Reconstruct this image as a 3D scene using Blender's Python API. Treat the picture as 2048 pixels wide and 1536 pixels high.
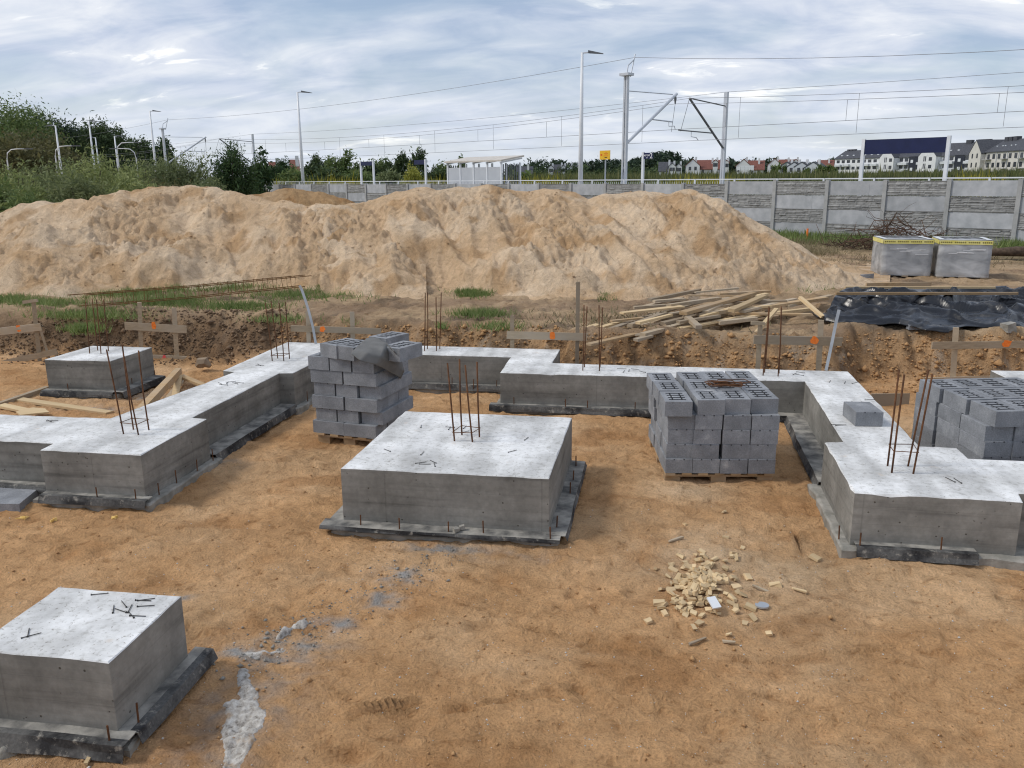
import bpy, math, random
import numpy as np
from mathutils import Vector, Matrix

for _o in list(bpy.data.objects): bpy.data.objects.remove(_o)
random.seed(11); rng = np.random.default_rng(11)
S = bpy.context.scene; COL = S.collection; rad = math.radians

# ---------------------------------------------------------------- camera
HC, FPX, PIT, ROL, YAW = 2.74, 1662.3, rad(13.777), rad(-0.36), rad(-10.228)
_fw = np.array([math.sin(YAW)*math.cos(PIT), math.cos(YAW)*math.cos(PIT), -math.sin(PIT)])
_rt0 = np.array([math.cos(YAW), -math.sin(YAW), 0.0]); _up0 = np.cross(_rt0, _fw)
_rt = _rt0*math.cos(ROL) + _up0*math.sin(ROL); _up = -_rt0*math.sin(ROL) + _up0*math.cos(ROL)
cam = bpy.data.cameras.new('camera'); camo = bpy.data.objects.new('camera', cam); COL.objects.link(camo)
cam.sensor_width = 36.0; cam.lens = FPX/2048*36.0; cam.clip_start = 0.05; cam.clip_end = 6000
camo.matrix_world = Matrix(((_rt[0], _up[0], -_fw[0], 0), (_rt[1], _up[1], -_fw[1], 0), (_rt[2], _up[2], -_fw[2], HC), (0, 0, 0, 1)))
S.camera = camo
S.render.resolution_x, S.render.resolution_y = 1024, 768

# ---------------------------------------------------------------- sky, sun, exposure
SUN_EL, SUN_AZ = rad(47), rad(-104)       # azimuth measured from +Y towards +X
W = bpy.data.worlds.new('World'); S.world = W; W.use_nodes = True
def _world():
    nt = W.node_tree; nt.nodes.clear(); N = nt.nodes.new; L = nt.links.new
    out = N('ShaderNodeOutputWorld'); bg = N('ShaderNodeBackground'); bg.inputs['Strength'].default_value = 0.10
    sky = N('ShaderNodeTexSky'); sky.sky_type = 'NISHITA'; sky.sun_disc = False
    sky.sun_elevation = SUN_EL; sky.sun_rotation = SUN_AZ; sky.air_density = 1.0; sky.dust_density = 1.5; sky.altitude = 100
    tc = N('ShaderNodeTexCoord'); sep = N('ShaderNodeSeparateXYZ'); L(tc.outputs['Generated'], sep.inputs[0])
    def m(op, a, b=None, c=None, clamp=False):
        n = N('ShaderNodeMath'); n.operation = op; n.use_clamp = clamp
        for i, q in enumerate((a, b, c)):
            if q is None: continue
            if isinstance(q, (int, float)): n.inputs[i].default_value = q
            else: L(q, n.inputs[i])
        return n.outputs[0]
    # a flat cloud sheet overhead: direction projected onto a plane
    z = m('MAXIMUM', sep.outputs[2], 0.0); zz = m('ADD', z, 0.27)
    cx = m('DIVIDE', sep.outputs[0], zz); cy = m('DIVIDE', sep.outputs[1], zz)
    cb = N('ShaderNodeCombineXYZ'); L(cx, cb.inputs[0]); L(cy, cb.inputs[1])
    def noise(scale, det, rough, dist, sx, sy, off, rotz=0.0):
        mp = N('ShaderNodeMapping'); mp.inputs['Scale'].default_value = (sx, sy, 1); mp.inputs['Location'].default_value = off
        mp.inputs['Rotation'].default_value = (0, 0, rotz)
        L(cb.outputs[0], mp.inputs[0])
        t = N('ShaderNodeTexNoise'); t.inputs['Scale'].default_value = scale; t.inputs['Detail'].default_value = det
        t.inputs['Roughness'].default_value = rough; t.inputs['Distortion'].default_value = dist
        L(mp.outputs[0], t.inputs['Vector']); return t.outputs[0]
    def ramp(fac, stops):
        r = N('ShaderNodeValToRGB'); L(fac, r.inputs[0]); e = r.color_ramp.elements
        e[0].position, e[0].color = stops[0]; e[1].position, e[1].color = stops[1]
        for p, c in stops[2:]:
            k = e.new(p); k.color = c
        return r
    def g(v): return (v, v, v, 1)
    big = noise(1.5, 5, 0.52, 0.6, 0.8, 1.25, (3.1, 7.7, 0), 0.12)
    small = noise(4.2, 8, 0.58, 0.5, 0.8, 1.5, (11.3, 2.2, 0), 0.2)
    brk = noise(2.6, 5, 0.5, 0.4, 0.6, 2.0, (21.3, 14.2, 0), 0.15)
    cover = ramp(big, [(0.38, g(0.42)), (0.56, g(1.0))])            # how much cloud hides the blue
    shade = ramp(m('ADD', m('MULTIPLY', big, 0.5), m('MULTIPLY', small, 0.5)),
                 [(0.40, (3.5, 4.2, 5.6, 1)), (0.49, (4.75, 5.3, 6.4, 1)), (0.61, (6.5, 6.8, 7.35, 1))])
    bright = ramp(m('MULTIPLY', brk, small), [(0.345, g(0.0)), (0.43, g(1.0))])
    mix1 = N('ShaderNodeMix'); mix1.data_type = 'RGBA'; L(bright.outputs[0], mix1.inputs['Factor'])
    L(shade.outputs[0], mix1.inputs['A']); mix1.inputs['B'].default_value = (11.0, 10.8, 10.2, 1)
    mix2 = N('ShaderNodeMix'); mix2.data_type = 'RGBA'; L(cover.outputs[0], mix2.inputs['Factor'])
    skyc = N('ShaderNodeMix'); skyc.data_type = 'RGBA'; skyc.blend_type = 'MULTIPLY'; skyc.inputs['Factor'].default_value = 1
    L(sky.outputs[0], skyc.inputs['A']); skyc.inputs['B'].default_value = (1.0, 1.0, 1.0, 1)
    L(skyc.outputs['Result'], mix2.inputs['A']); L(mix1.outputs['Result'], mix2.inputs['B'])
    # warm, pale band of thin cloud low over the horizon
    hz = ramp(m('MULTIPLY', z, 1.0), [(0.0, g(0.7)), (0.13, g(0.0))])
    mix3 = N('ShaderNodeMix'); mix3.data_type = 'RGBA'; L(hz.outputs[0], mix3.inputs['Factor'])
    L(mix2.outputs['Result'], mix3.inputs['A']); mix3.inputs['B'].default_value = (6.1, 6.5, 7.05, 1)
    L(mix3.outputs['Result'], bg.inputs['Color']); L(bg.outputs[0], out.inputs[0])
_world()
sun = bpy.data.lights.new('sun', 'SUN'); sun.energy = 1.5; sun.angle = rad(12); sun.color = (1.0, 0.95, 0.87)
suno = bpy.data.objects.new('sun', sun); COL.objects.link(suno)
_sd = Vector((math.sin(SUN_AZ)*math.cos(SUN_EL), math.cos(SUN_AZ)*math.cos(SUN_EL), math.sin(SUN_EL)))
suno.rotation_euler = _sd.to_track_quat('Z', 'Y').to_euler(); suno.location = (0, 0, 60)
vs = S.view_settings; S.display_settings.display_device = 'sRGB'
vs.view_transform = 'Standard'; vs.look = 'None'; vs.gamma = 1.0; vs.use_curve_mapping = False
vs.exposure = 0.36
S.cycles.filter_width = 1.15; S.cycles.use_denoising = True; S.cycles.max_bounces = 6; S.cycles.transparent_max_bounces = 12

# ---------------------------------------------------------------- measuring helpers (survey of the photograph)
def ray(px, py): return _fw*FPX + _rt*(px-1024) - _up*(py-768)
def at(px, py, z):                                     # the point of the level plane z seen at that pixel
    d = ray(px, py); t = (z-HC)/d[2]; return np.array([d[0]*t, d[1]*t, z])
_hf = _fw[:2]/np.hypot(*_fw[:2])
def upr(px, py, P):                                    # the point on the upright plane facing us through P
    d = ray(px, py); t = (P[0]*_hf[0]+P[1]*_hf[1])/(d[0]*_hf[0]+d[1]*_hf[1]); return np.array([d[0]*t, d[1]*t, HC+d[2]*t])
def far(px, py, dist):                                 # the point at that horizontal distance
    d = ray(px, py); t = dist/np.hypot(d[0], d[1]); return np.array([d[0]*t, d[1]*t, HC+d[2]*t])
def V(p): return np.array(p, float)

# ---------------------------------------------------------------- noise
_perm = np.random.default_rng(5).permutation(256); _perm = np.concatenate([_perm, _perm, _perm])
_ga = np.random.default_rng(6).uniform(0, 2*np.pi, 256); _gx, _gy = np.cos(_ga), np.sin(_ga)
def pn(x, y, seed=0):
    x = np.asarray(x, float)+seed*17.31; y = np.asarray(y, float)+seed*9.77
    xi = np.floor(x).astype(int); yi = np.floor(y).astype(int); xf, yf = x-xi, y-yi
    u = xf*xf*xf*(xf*(xf*6-15)+10); v = yf*yf*yf*(yf*(yf*6-15)+10)
    def gr(ix, iy, dx, dy):
        h = _perm[_perm[ix & 255]+(iy & 255)]; return _gx[h]*dx+_gy[h]*dy
    a = gr(xi, yi, xf, yf); b = gr(xi+1, yi, xf-1, yf); c = gr(xi, yi+1, xf, yf-1); d = gr(xi+1, yi+1, xf-1, yf-1)
    return (a+u*(b-a)+v*(c-a)+u*v*(a-b-c+d))*1.45
def fbm(x, y, o=4, seed=0, gain=0.5):
    s = 0; a = 1.0
    for i in range(o):
        s = s+a*pn(x*2**i, y*2**i, seed+i); a *= gain
    return s
def ridged(x, y, o=3, seed=0): 
    s = 0; a = 1.0
    for i in range(o):
        s = s+a*(1-np.abs(pn(x*2**i, y*2**i, seed+i))*1.6); a *= .5
    return s
def sstep(a, b, x):
    t = np.clip((x-a)/(b-a), 0, 1); return t*t*(3-2*t)

# ---------------------------------------------------------------- mesh building
def rotz(a): c, s = math.cos(a), math.sin(a); return np.array([[c, -s, 0], [s, c, 0], [0, 0, 1.0]])
def frame(d, up=(0, 0, 1)):
    d = V(d); d = d/np.linalg.norm(d); u = V(up)
    if abs(d@u) > .98: u = V((0, 1, 0))
    s = np.cross(d, u); s /= np.linalg.norm(s); u = np.cross(s, d); return d, s, u
WL = {}
class MB:
    def __init__(s): s.v = []; s.f = []; s.m = []
    def add(s, vs, fs, m=0):
        b = len(s.v); s.v.extend([tuple(map(float, q)) for q in vs]); s.f.extend([tuple(i+b for i in q) for q in fs]); s.m.extend([m]*len(fs)); return s
    def box(s, c, size, R=None, m=0, jit=0.0):
        c = V(c); h = V(size)/2; P = []
        for k in range(8):
            q = V(((k & 1)*2-1, (k >> 1 & 1)*2-1, (k >> 2 & 1)*2-1))*h
            if jit: q = q+rng.uniform(-jit, jit, 3)
            P.append(c+(R@q if R is not None else q))
        return s.add(P, [(0, 2, 3, 1), (4, 5, 7, 6), (0, 1, 5, 4), (2, 6, 7, 3), (0, 4, 6, 2), (1, 3, 7, 5)], m)
    def beam(s, a, b, w, h, up=(0, 0, 1), m=0, jit=0.0):
        a, b = V(a), V(b); d, sd, u = frame(b-a, up); R = np.stack([d, sd, u], 1)
        return s.box((a+b)/2, (np.linalg.norm(b-a), w, h), R, m, jit)
    def tube(s, pts, r, n=6, m=0, cap=True):
        pts = [V(p) for p in pts]; k = len(pts); rr = r if hasattr(r, '__len__') else [r]*k; P = []
        for i, p in enumerate(pts):
            d = pts[min(i+1, k-1)]-pts[max(i-1, 0)]; d, sd, u = frame(d)
            for j in range(n):
                a = 2*math.pi*j/n; P.append(p+rr[i]*(sd*math.cos(a)+u*math.sin(a)))
        F = [(i*n+j, i*n+(j+1) % n, (i+1)*n+(j+1) % n, (i+1)*n+j) for i in range(k-1) for j in range(n)]
        if cap: F += [tuple(range(n-1, -1, -1)), tuple((k-1)*n+j for j in range(n))]
        return s.add(P, F, m)
    def prism(s, poly, z0, z1, m=0, mtop=None):
        n = len(poly); P = [(p[0], p[1], z0) for p in poly]+[(p[0], p[1], z1) for p in poly]
        s.add(P, [(i, (i+1) % n, n+(i+1) % n, n+i) for i in range(n)]+[tuple(range(n-1, -1, -1))], m)
        b = len(s.v)-2*n; s.f.append(tuple(b+n+i for i in range(n))); s.m.append(m if mtop is None else mtop); return s
    def quad(s, a, b, c, d, m=0): return s.add([a, b, c, d], [(0, 1, 2, 3)], m)
    def mesh(s, name, mats, smooth=False, off=(0, 0, 0)):
        me = bpy.data.meshes.new(name); o = V(off)
        me.from_pydata([tuple(V(q)-o) for q in s.v] if np.any(o) else s.v, [], s.f)
        for q in (mats if isinstance(mats, (list, tuple)) else [mats]): me.materials.append(q)
        if any(s.m): me.polygons.foreach_set('material_index', s.m)
        if smooth: me.polygons.foreach_set('use_smooth', [True]*len(s.f))
        me.update(); return me
    def build(s, name, mats, parent=None, smooth=False, base=None):
        off = WL[parent.name] if parent is not None else (V(base) if base is not None else V((0, 0, 0)))
        o = bpy.data.objects.new(name, s.mesh(name, mats, smooth, off)); COL.objects.link(o)
        if parent is not None: o.parent = parent
        else: o.location = off
        WL[o.name] = off; return o
def tag(o, label=None, cat=None, group=None, kind=None):
    if label: o['label'] = label
    if cat: o['category'] = cat
    if group: o['group'] = group
    if kind: o['kind'] = kind
    return o
def thing(name, label, cat, loc, group=None):
    o = bpy.data.objects.new(name, None); COL.objects.link(o); o.location = loc; o.empty_display_size = .1
    WL[o.name] = V(loc); return tag(o, label, cat, group)
def copy_tree(o, parent=None, loc=None, rz=None, scale=None):
    c = o.copy(); COL.objects.link(c)
    if parent is not None: c.parent = parent
    for ch in [q for q in bpy.data.objects if q.parent == o]: copy_tree(ch, c)
    if loc is not None: c.location = loc
    if rz is not None: c.rotation_euler = (0, 0, rz)
    if scale is not None: c.scale = scale if hasattr(scale, '__len__') else (scale,)*3
    return c
def npmesh(name, verts, faces, mats, smooth=False):          # fast path: numpy verts (n,3), faces (m,k)
    me = bpy.data.meshes.new(name); n, (m, k) = len(verts), faces.shape
    me.vertices.add(n); me.vertices.foreach_set('co', np.asarray(verts, np.float32).ravel())
    me.loops.add(m*k); me.loops.foreach_set('vertex_index', faces.astype(np.int32).ravel())
    me.polygons.add(m); me.polygons.foreach_set('loop_start', np.arange(0, m*k, k, dtype=np.int32))
    if smooth: me.polygons.foreach_set('use_smooth', np.ones(m, bool))
    for q in (mats if isinstance(mats, (list, tuple)) else [mats]): me.materials.append(q)
    me.update(calc_edges=True); me.validate(); return me
def link(name, me, parent=None, loc=(0, 0, 0), rot=(0, 0, 0)):
    o = bpy.data.objects.new(name, me); COL.objects.link(o); o.location = loc; o.rotation_euler = rot
    if parent is not None: o.parent = parent
    WL[o.name] = V(loc) if parent is None else WL[parent.name]; return o
def gridfaces(nx, ny):
    i = np.arange(nx-1)[None, :]+np.arange(ny-1)[:, None]*nx; i = i.ravel(); return np.stack([i, i+1, i+1+nx, i+nx], 1)

# ---------------------------------------------------------------- materials
class NG:
    def __init__(s, name):
        s.mat = bpy.data.materials.new(name); s.mat.use_nodes = True; s.nt = s.mat.node_tree; s.nt.nodes.clear()
        s.out = s.n('ShaderNodeOutputMaterial'); s.b = s.n('ShaderNodeBsdfPrincipled'); s.l(s.b.outputs[0], s.out.inputs[0])
    def n(s, t): return s.nt.nodes.new(t)
    def l(s, a, b): s.nt.links.new(a, b)
    def put(s, sock, v):
        if isinstance(v, bpy.types.NodeSocket): s.l(v, sock)
        elif isinstance(v, tuple) and len(v) == 3 and sock.type == 'RGBA': sock.default_value = (*v, 1)
        else: sock.default_value = v
    def pos(s, kind='pos'):
        if kind == 'pos': return s.n('ShaderNodeNewGeometry').outputs['Position']
        tc = s.n('ShaderNodeTexCoord').outputs['Object']
        if kind == 'obj': return tc
        oi = s.n('ShaderNodeObjectInfo'); a = s.n('ShaderNodeVectorMath'); a.operation = 'MULTIPLY_ADD'     # shifted per object
        sc = s.n('ShaderNodeCombineXYZ')
        for k in range(3): s.l(oi.outputs['Random'], sc.inputs[k])
        s.l(sc.outputs[0], a.inputs[0]); a.inputs[1].default_value = (37, 53, 71); s.l(tc, a.inputs[2]); return a.outputs[0]
    def map(s, vec, scale): 
        m = s.n('ShaderNodeMapping'); s.l(vec, m.inputs[0]); m.inputs['Scale'].default_value = scale; return m.outputs[0]
    def noise(s, vec, scale, det=5, rough=.55, dist=0.0):
        t = s.n('ShaderNodeTexNoise'); s.l(vec, t.inputs['Vector']); t.inputs['Scale'].default_value = scale
        t.inputs['Detail'].default_value = det; t.inputs['Roughness'].default_value = rough; t.inputs['Distortion'].default_value = dist
        return t.outputs[0]
    def voro(s, vec, scale, feat='F1'):
        t = s.n('ShaderNodeTexVoronoi'); s.l(vec, t.inputs['Vector']); t.inputs['Scale'].default_value = scale; t.feature = feat; return t.outputs['Distance']
    def ramp(s, fac, *stops):
        r = s.n('ShaderNodeValToRGB'); s.l(fac, r.inputs[0]); e = r.color_ramp.elements
        for i, (p, c) in enumerate(stops):
            k = e[i] if i < 2 else e.new(p)
            k.position = p; k.color = (c, c, c, 1) if isinstance(c, (int, float)) else (*c, 1)
        return r.outputs[0]
    def mix(s, fac, a, b, mode='MIX'):
        m = s.n('ShaderNodeMix'); m.data_type = 'RGBA'; m.blend_type = mode
        s.put(m.inputs['Factor'], fac); s.put(m.inputs['A'], a); s.put(m.inputs['B'], b); return m.outputs['Result']
    def math(s, op, a, b=0.0):
        m = s.n('ShaderNodeMath'); m.operation = op; s.put(m.inputs[0], a); s.put(m.inputs[1], b); return m.outputs[0]
    def bump(s, h, strength=.5, dist=.01, prev=None):
        b = s.n('ShaderNodeBump'); b.inputs['Strength'].default_value = strength; b.inputs['Distance'].default_value = dist; s.l(h, b.inputs['Height'])
        if prev is not None: s.l(prev, b.inputs['Normal'])
        return b.outputs[0]
    def fin(s, col, rough=.8, nrm=None, spec=.3, metal=0.0):
        s.put(s.b.inputs['Base Color'], col); s.put(s.b.inputs['Roughness'], rough); s.put(s.b.inputs['Specular IOR Level'], spec); s.put(s.b.inputs['Metallic'], metal)
        if nrm is not None: s.l(nrm, s.b.inputs['Normal'])
        return s.mat
def simple(name, c1, c2=None, scale=6, rough=.7, bump=0.0, bscale=40, kind='rnd', spec=.3, metal=0.0, rand=0.0, stretch=(1, 1, 1)):
    g = NG(name); p = g.pos(kind); p2 = g.map(p, stretch) if stretch != (1, 1, 1) else p
    c = c1 if c2 is None else g.ramp(g.noise(p2, scale, 5), (.35, c1), (.65, c2))
    if rand:
        oi = g.n('ShaderNodeObjectInfo').outputs['Random']; c = g.mix(1.0, c, g.ramp(oi, (0, 1-rand), (1, 1+rand*.6)), 'MULTIPLY')
    nr = g.bump(g.noise(p2, bscale, 6), bump, .01) if bump else None
    return g.fin(c, rough, nr, spec, metal)
def leafmat(name, dark, mid, light, trans=.35):
    g = NG(name); r = g.n('ShaderNodeNewGeometry').outputs['Random Per Island']
    ns = g.noise(g.pos('pos'), .55, 3); f = g.math('ADD', g.math('MULTIPLY', r, .55), g.math('MULTIPLY', ns, .5))
    c = g.ramp(f, (.2, dark), (.52, mid), (.85, light)); g.fin(c, .6, None, .25)
    t = g.n('ShaderNodeBsdfTranslucent'); g.l(c, t.inputs[0]); mx = g.n('ShaderNodeMixShader'); mx.inputs[0].default_value = trans
    g.l(g.b.outputs[0], mx.inputs[1]); g.l(t.outputs[0], mx.inputs[2]); g.l(mx.outputs[0], g.out.inputs[0]); return g.mat

def _soil(name, attr, bumpk=1.0, blot=1.0):
    g = NG(name); p = g.pos('pos'); a = g.n('ShaderNodeAttribute'); a.attribute_name = attr; base = a.outputs['Color']
    n1 = g.noise(p, 1.3, 8, .6); n2 = g.noise(p, 9, 10, .66, .5); n3 = g.noise(p, 70, 4, .7); vo = g.voro(p, 26)
    c = g.mix(1.0, base, g.ramp(n1, (.3, tuple(1-(1-q)*blot for q in (.78, .75, .72))), (.7, tuple(1+(q-1)*blot for q in (1.18, 1.19, 1.22)))), 'MULTIPLY')
    c = g.mix(1.0, c, g.ramp(n2, (.34, tuple(1-(1-q)*blot for q in (.70, .65, .60))), (.44, (.96, .95, .94)), (.56, (1.03, 1.03, 1.03)), (.70, (1.18, 1.19, 1.21))), 'MULTIPLY')
    c = g.mix(1.0, c, g.ramp(n3, (.34, .80), (.5, 1.0), (.66, 1.15)), 'MULTIPLY')
    h = g.math('ADD', g.math('MULTIPLY', n2, 1.0), g.math('ADD', g.math('MULTIPLY', n3, .30), g.math('MULTIPLY', vo, -.10)))
    return g.fin(c, .95, g.bump(h, .95*bumpk, .075), .1)
M_SOIL = _soil('soil', 'soil')
M_SAND = _soil('loose_sand', 'soil', 1.15, .6)

def _concrete(name, top):
    g = NG(name); p = g.pos('pos')
    n1 = g.noise(p, 2.2, 8, .62); n2 = g.noise(p, 22, 6, .65); n3 = g.noise(p, 120, 3, .6)
    if top:
        ps = g.map(p, (3.2, .45, 1)); band = g.noise(ps, 1.6, 3, .4)           # screeding bands
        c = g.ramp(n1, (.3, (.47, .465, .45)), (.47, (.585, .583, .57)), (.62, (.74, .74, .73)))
        c = g.mix(1.0, c, g.ramp(band, (.38, .86), (.5, 1.0), (.60, 1.13)), 'MULTIPLY')
        c = g.mix(1.0, c, g.ramp(n2, (.34, (.74, .73, .71)), (.45, (.97, .97, .96)), (.7, (1.08, 1.08, 1.08))), 'MULTIPLY')
        c = g.mix(g.ramp(g.noise(p, 5.5, 4), (.66, 0.0), (.74, .45)), c, (.50, .40, .30))   # earth trodden onto it
        pit = g.ramp(g.noise(p, 55, 2), (.30, .0), (.36, 1.0)); c = g.mix(1.0, c, g.mix(pit, (.6, .58, .55), (1, 1, 1)), 'MULTIPLY')
        return g.fin(c, .9, g.bump(g.math('ADD', n2, g.math('MULTIPLY', pit, .6)), .35, .006), .15)
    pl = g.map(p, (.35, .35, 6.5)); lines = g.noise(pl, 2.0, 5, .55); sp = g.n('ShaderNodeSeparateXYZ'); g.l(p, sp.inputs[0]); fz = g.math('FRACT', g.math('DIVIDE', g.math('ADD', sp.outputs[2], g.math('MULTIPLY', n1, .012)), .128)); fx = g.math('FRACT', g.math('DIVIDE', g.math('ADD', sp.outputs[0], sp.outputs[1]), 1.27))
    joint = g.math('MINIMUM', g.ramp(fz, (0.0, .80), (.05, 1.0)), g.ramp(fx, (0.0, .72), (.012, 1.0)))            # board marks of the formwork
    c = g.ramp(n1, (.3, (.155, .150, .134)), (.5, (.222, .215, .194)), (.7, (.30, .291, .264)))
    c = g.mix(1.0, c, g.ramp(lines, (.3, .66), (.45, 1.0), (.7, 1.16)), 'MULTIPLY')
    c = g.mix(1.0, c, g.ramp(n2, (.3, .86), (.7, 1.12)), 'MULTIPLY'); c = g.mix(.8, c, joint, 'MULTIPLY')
    hole = g.ramp(g.voro(p, 17), (.09, 0.0), (.14, 1.0)); pick = g.ramp(g.noise(p, 9, 2), (.48, 1.0), (.53, 0.0))
    hm = g.math('MAXIMUM', hole, pick)
    c = g.mix(1.0, c, g.mix(hm, (.38, .36, .33), (1, 1, 1)), 'MULTIPLY')
    hh = g.math('ADD', g.math('MULTIPLY', hm, 1.2), g.math('ADD', g.math('MULTIPLY', lines, .9), g.math('MULTIPLY', n2, .3)))
    return g.fin(c, .82, g.bump(hh, .4, .006), .22)
M_CTOP = _concrete('weathered_concrete_top', True)
M_CSIDE = _concrete('formed_concrete_side', False)
M_LEAN = simple('lean_concrete', (.22, .21, .18), (.36, .34, .30), 9, .95, .7, 45, 'pos')
def _felt():
    g = NG('roofing_felt'); p = g.pos('pos'); n = g.noise(p, 3.2, 6, .6); n2 = g.noise(p, 60, 4); n4 = g.noise(p, 16, 6, .7)
    c = g.mix(g.ramp(n, (.42, 0.0), (.56, 1.0)), g.ramp(n2, (.3, (.014, .014, .015)), (.7, (.032, .032, .033))), g.ramp(n2, (.3, (.085, .083, .08)), (.7, (.14, .138, .13))))
    c = g.mix(g.ramp(n4, (.56, 0.0), (.68, .8)), c, (.34, .315, .27))
    return g.fin(c, .75, g.bump(n2, .2, .003), .3)
M_FELT = _felt(); M_FELTD = simple('cement_dusted_felt', (.10, .098, .092), (.36, .34, .30), 7, .95, .4, 50, 'pos')
M_RUST = simple('rusty_steel', (.075, .035, .018), (.17, .075, .032), 14, .85, .5, 90, 'pos')
M_RUSTY = simple('rusty_yellow_steel', (.13, .07, .03), (.24, .12, .04), 14, .85, .4, 90, 'pos')
M_GALV = simple('galvanised_steel', (.42, .45, .48), (.56, .58, .60), 3, .45, .1, 40, 'pos', .5, .6)
M_NAIL = simple('dark_nail_steel', (.03, .028, .026), (.06, .055, .05), 30, .6, 0, 40, 'pos')
def _block(name, k):
    g = NG(name); p = g.pos('rnd'); n1 = g.noise(p, 5.5, 7, .6); n2 = g.noise(p, 85, 4, .7)
    c = g.ramp(n1, (.28, (.155*k, .161*k, .170*k)), (.5, (.198*k, .205*k, .216*k)), (.64, (.24*k, .247*k, .258*k)), (.76, (.38*k, .38*k, .38*k)))
    c = g.mix(1.0, c, g.ramp(n2, (.3, .80), (.7, 1.18)), 'MULTIPLY')
    oi = g.n('ShaderNodeObjectInfo').outputs['Random']; c = g.mix(1.0, c, g.ramp(oi, (0, .88), (1, 1.10)), 'MULTIPLY')
    return g.fin(c, .95, g.bump(n2, .6, .008), .12)
M_BLOCK = _block('grey_concrete_block', 1.28)
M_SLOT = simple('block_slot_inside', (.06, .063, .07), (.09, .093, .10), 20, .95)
def _wood(name, a, b, c3, spots=.3):
    g = NG(name); p = g.pos('rnd'); ps = g.map(p, (1.2, 16, 16)); n = g.noise(ps, 2.4, 6, .6, .4); n2 = g.noise(p, 2.1, 5, .6)
    c = g.mix(g.ramp(n2, (.42, 0.0), (.62, 1.0)), g.ramp(n, (.3, a), (.7, b)), c3)
    oi = g.n('ShaderNodeObjectInfo').outputs['Random']; c = g.mix(1.0, c, g.ramp(oi, (0, (.72, .70, .68)), (.5, (.98, .97, .95)), (1, (1.2, 1.19, 1.16))), 'MULTIPLY')
    return g.fin(c, .85, g.bump(n, .35, .004), .2)
M_WOOD = _wood('sawn_timber', (.34, .22, .11), (.50, .36, .21), (.42, .32, .215))
M_WOODG = _wood('weathered_timber', (.32, .25, .17), (.46, .37, .26), (.40, .335, .255))
M_WOODP = _wood('fresh_offcut_timber', (.52, .38, .21), (.66, .52, .32), (.60, .45, .27))
M_PAINT = simple('orange_marking_paint', (.85, .17, .02), (.95, .27, .05), 40, .7, 0, 40, 'pos')
M_PAINTR = simple('pink_red_marking_paint', (.85, .10, .10), (.92, .18, .16), 40, .7, 0, 40, 'pos')
M_PALEC = simple('fence_smooth_concrete', (.36, .375, .39), (.48, .49, .505), 3.2, .9, .25, 60, 'rnd', rand=.10)
M_STONEC = simple('fence_stone_pattern_concrete', (.24, .24, .235), (.36, .36, .35), 5, .92, .35, 50, 'rnd', rand=.08)
M_POSTC = simple('fence_post_concrete', (.33, .335, .33), (.42, .42, .41), 4, .9, .2, 60, 'rnd')
M_WHITE = simple('white_painted_steel', (.70, .72, .74), (.80, .81, .82), 2, .4, 0, 40, 'pos', .5)
M_MAST = simple('galvanised_mast_steel', (.50, .53, .57), (.62, .64, .67), 1.5, .5, 0, 40, 'pos', .5, .3)
M_DARK = simple('dark_steel', (.10, .105, .11), (.16, .165, .17), 3, .5, 0, 40, 'pos', .5)
M_WIRE = simple('overhead_line_copper', (.22, .225, .235), (.30, .30, .31), 2, .6, 0, 40, 'pos')
M_NAVY = simple('navy_enamel', (.008, .014, .06), (.011, .018, .075), 3, .35, 0, 40, 'pos', .4)
M_YEL = simple('yellow_enamel', (.80, .46, .02), (.86, .52, .03), 3, .45, 0, 40, 'pos', .4)
M_TEXTW = simple('white_lettering', (.85, .85, .85)); M_TEXTD = simple('dark_lettering', (.10, .05, .02)); M_TEXTR = simple('red_print', (.7, .08, .02))

# ================================================================ GROUND
HT, BT = 0.49, 0.10                                   # top and underside level of the strip foundation
FP0, FD = V((10.77, 28.62)), V((-1.67, 1.19)); FU = FD/np.linalg.norm(FD); FN = V((-FU[1], FU[0]))
if FN[1] < 0: FN = -FN                                 # along the boundary wall, and across it away from us
def wall_d(x, y): return (x-FP0[0])*FN[0]+(y-FP0[1])*FN[1]
_cr = sorted([tuple(at(px, py, .6)[:2]) for px, py in [(0, 650), (120, 640), (330, 655), (500, 650), (620, 668), (850, 675), (1120, 672), (1300, 685), (1480, 686), (1700, 680), (1850, 683), (2048, 690)]]+[(-30, 11.2), (25, 11.6)])
_cx, _cy = np.array([q[0] for q in _cr]), np.array([q[1] for q in _cr])
xs = np.concatenate([-9.6-np.cumsum(.032*1.10**np.arange(82))[::-1], np.arange(-9.6, 6.2, .033), 6.2+np.cumsum(.032*1.10**np.arange(82))])
def _ys():
    y = 3.0; out = [-40, -20, -10, -5, -2, 0, 1, 1.6, 2.0, 2.3, 2.6, 2.8]
    while y < 13: out.append(y); y += .0047*y
    while y < 34: out.append(y); y += .0075*y
    while y < 1500: out.append(y); y += .035*y
    return np.array(out)
ys = _ys()
GX, GY = np.meshgrid(xs, ys)
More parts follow.
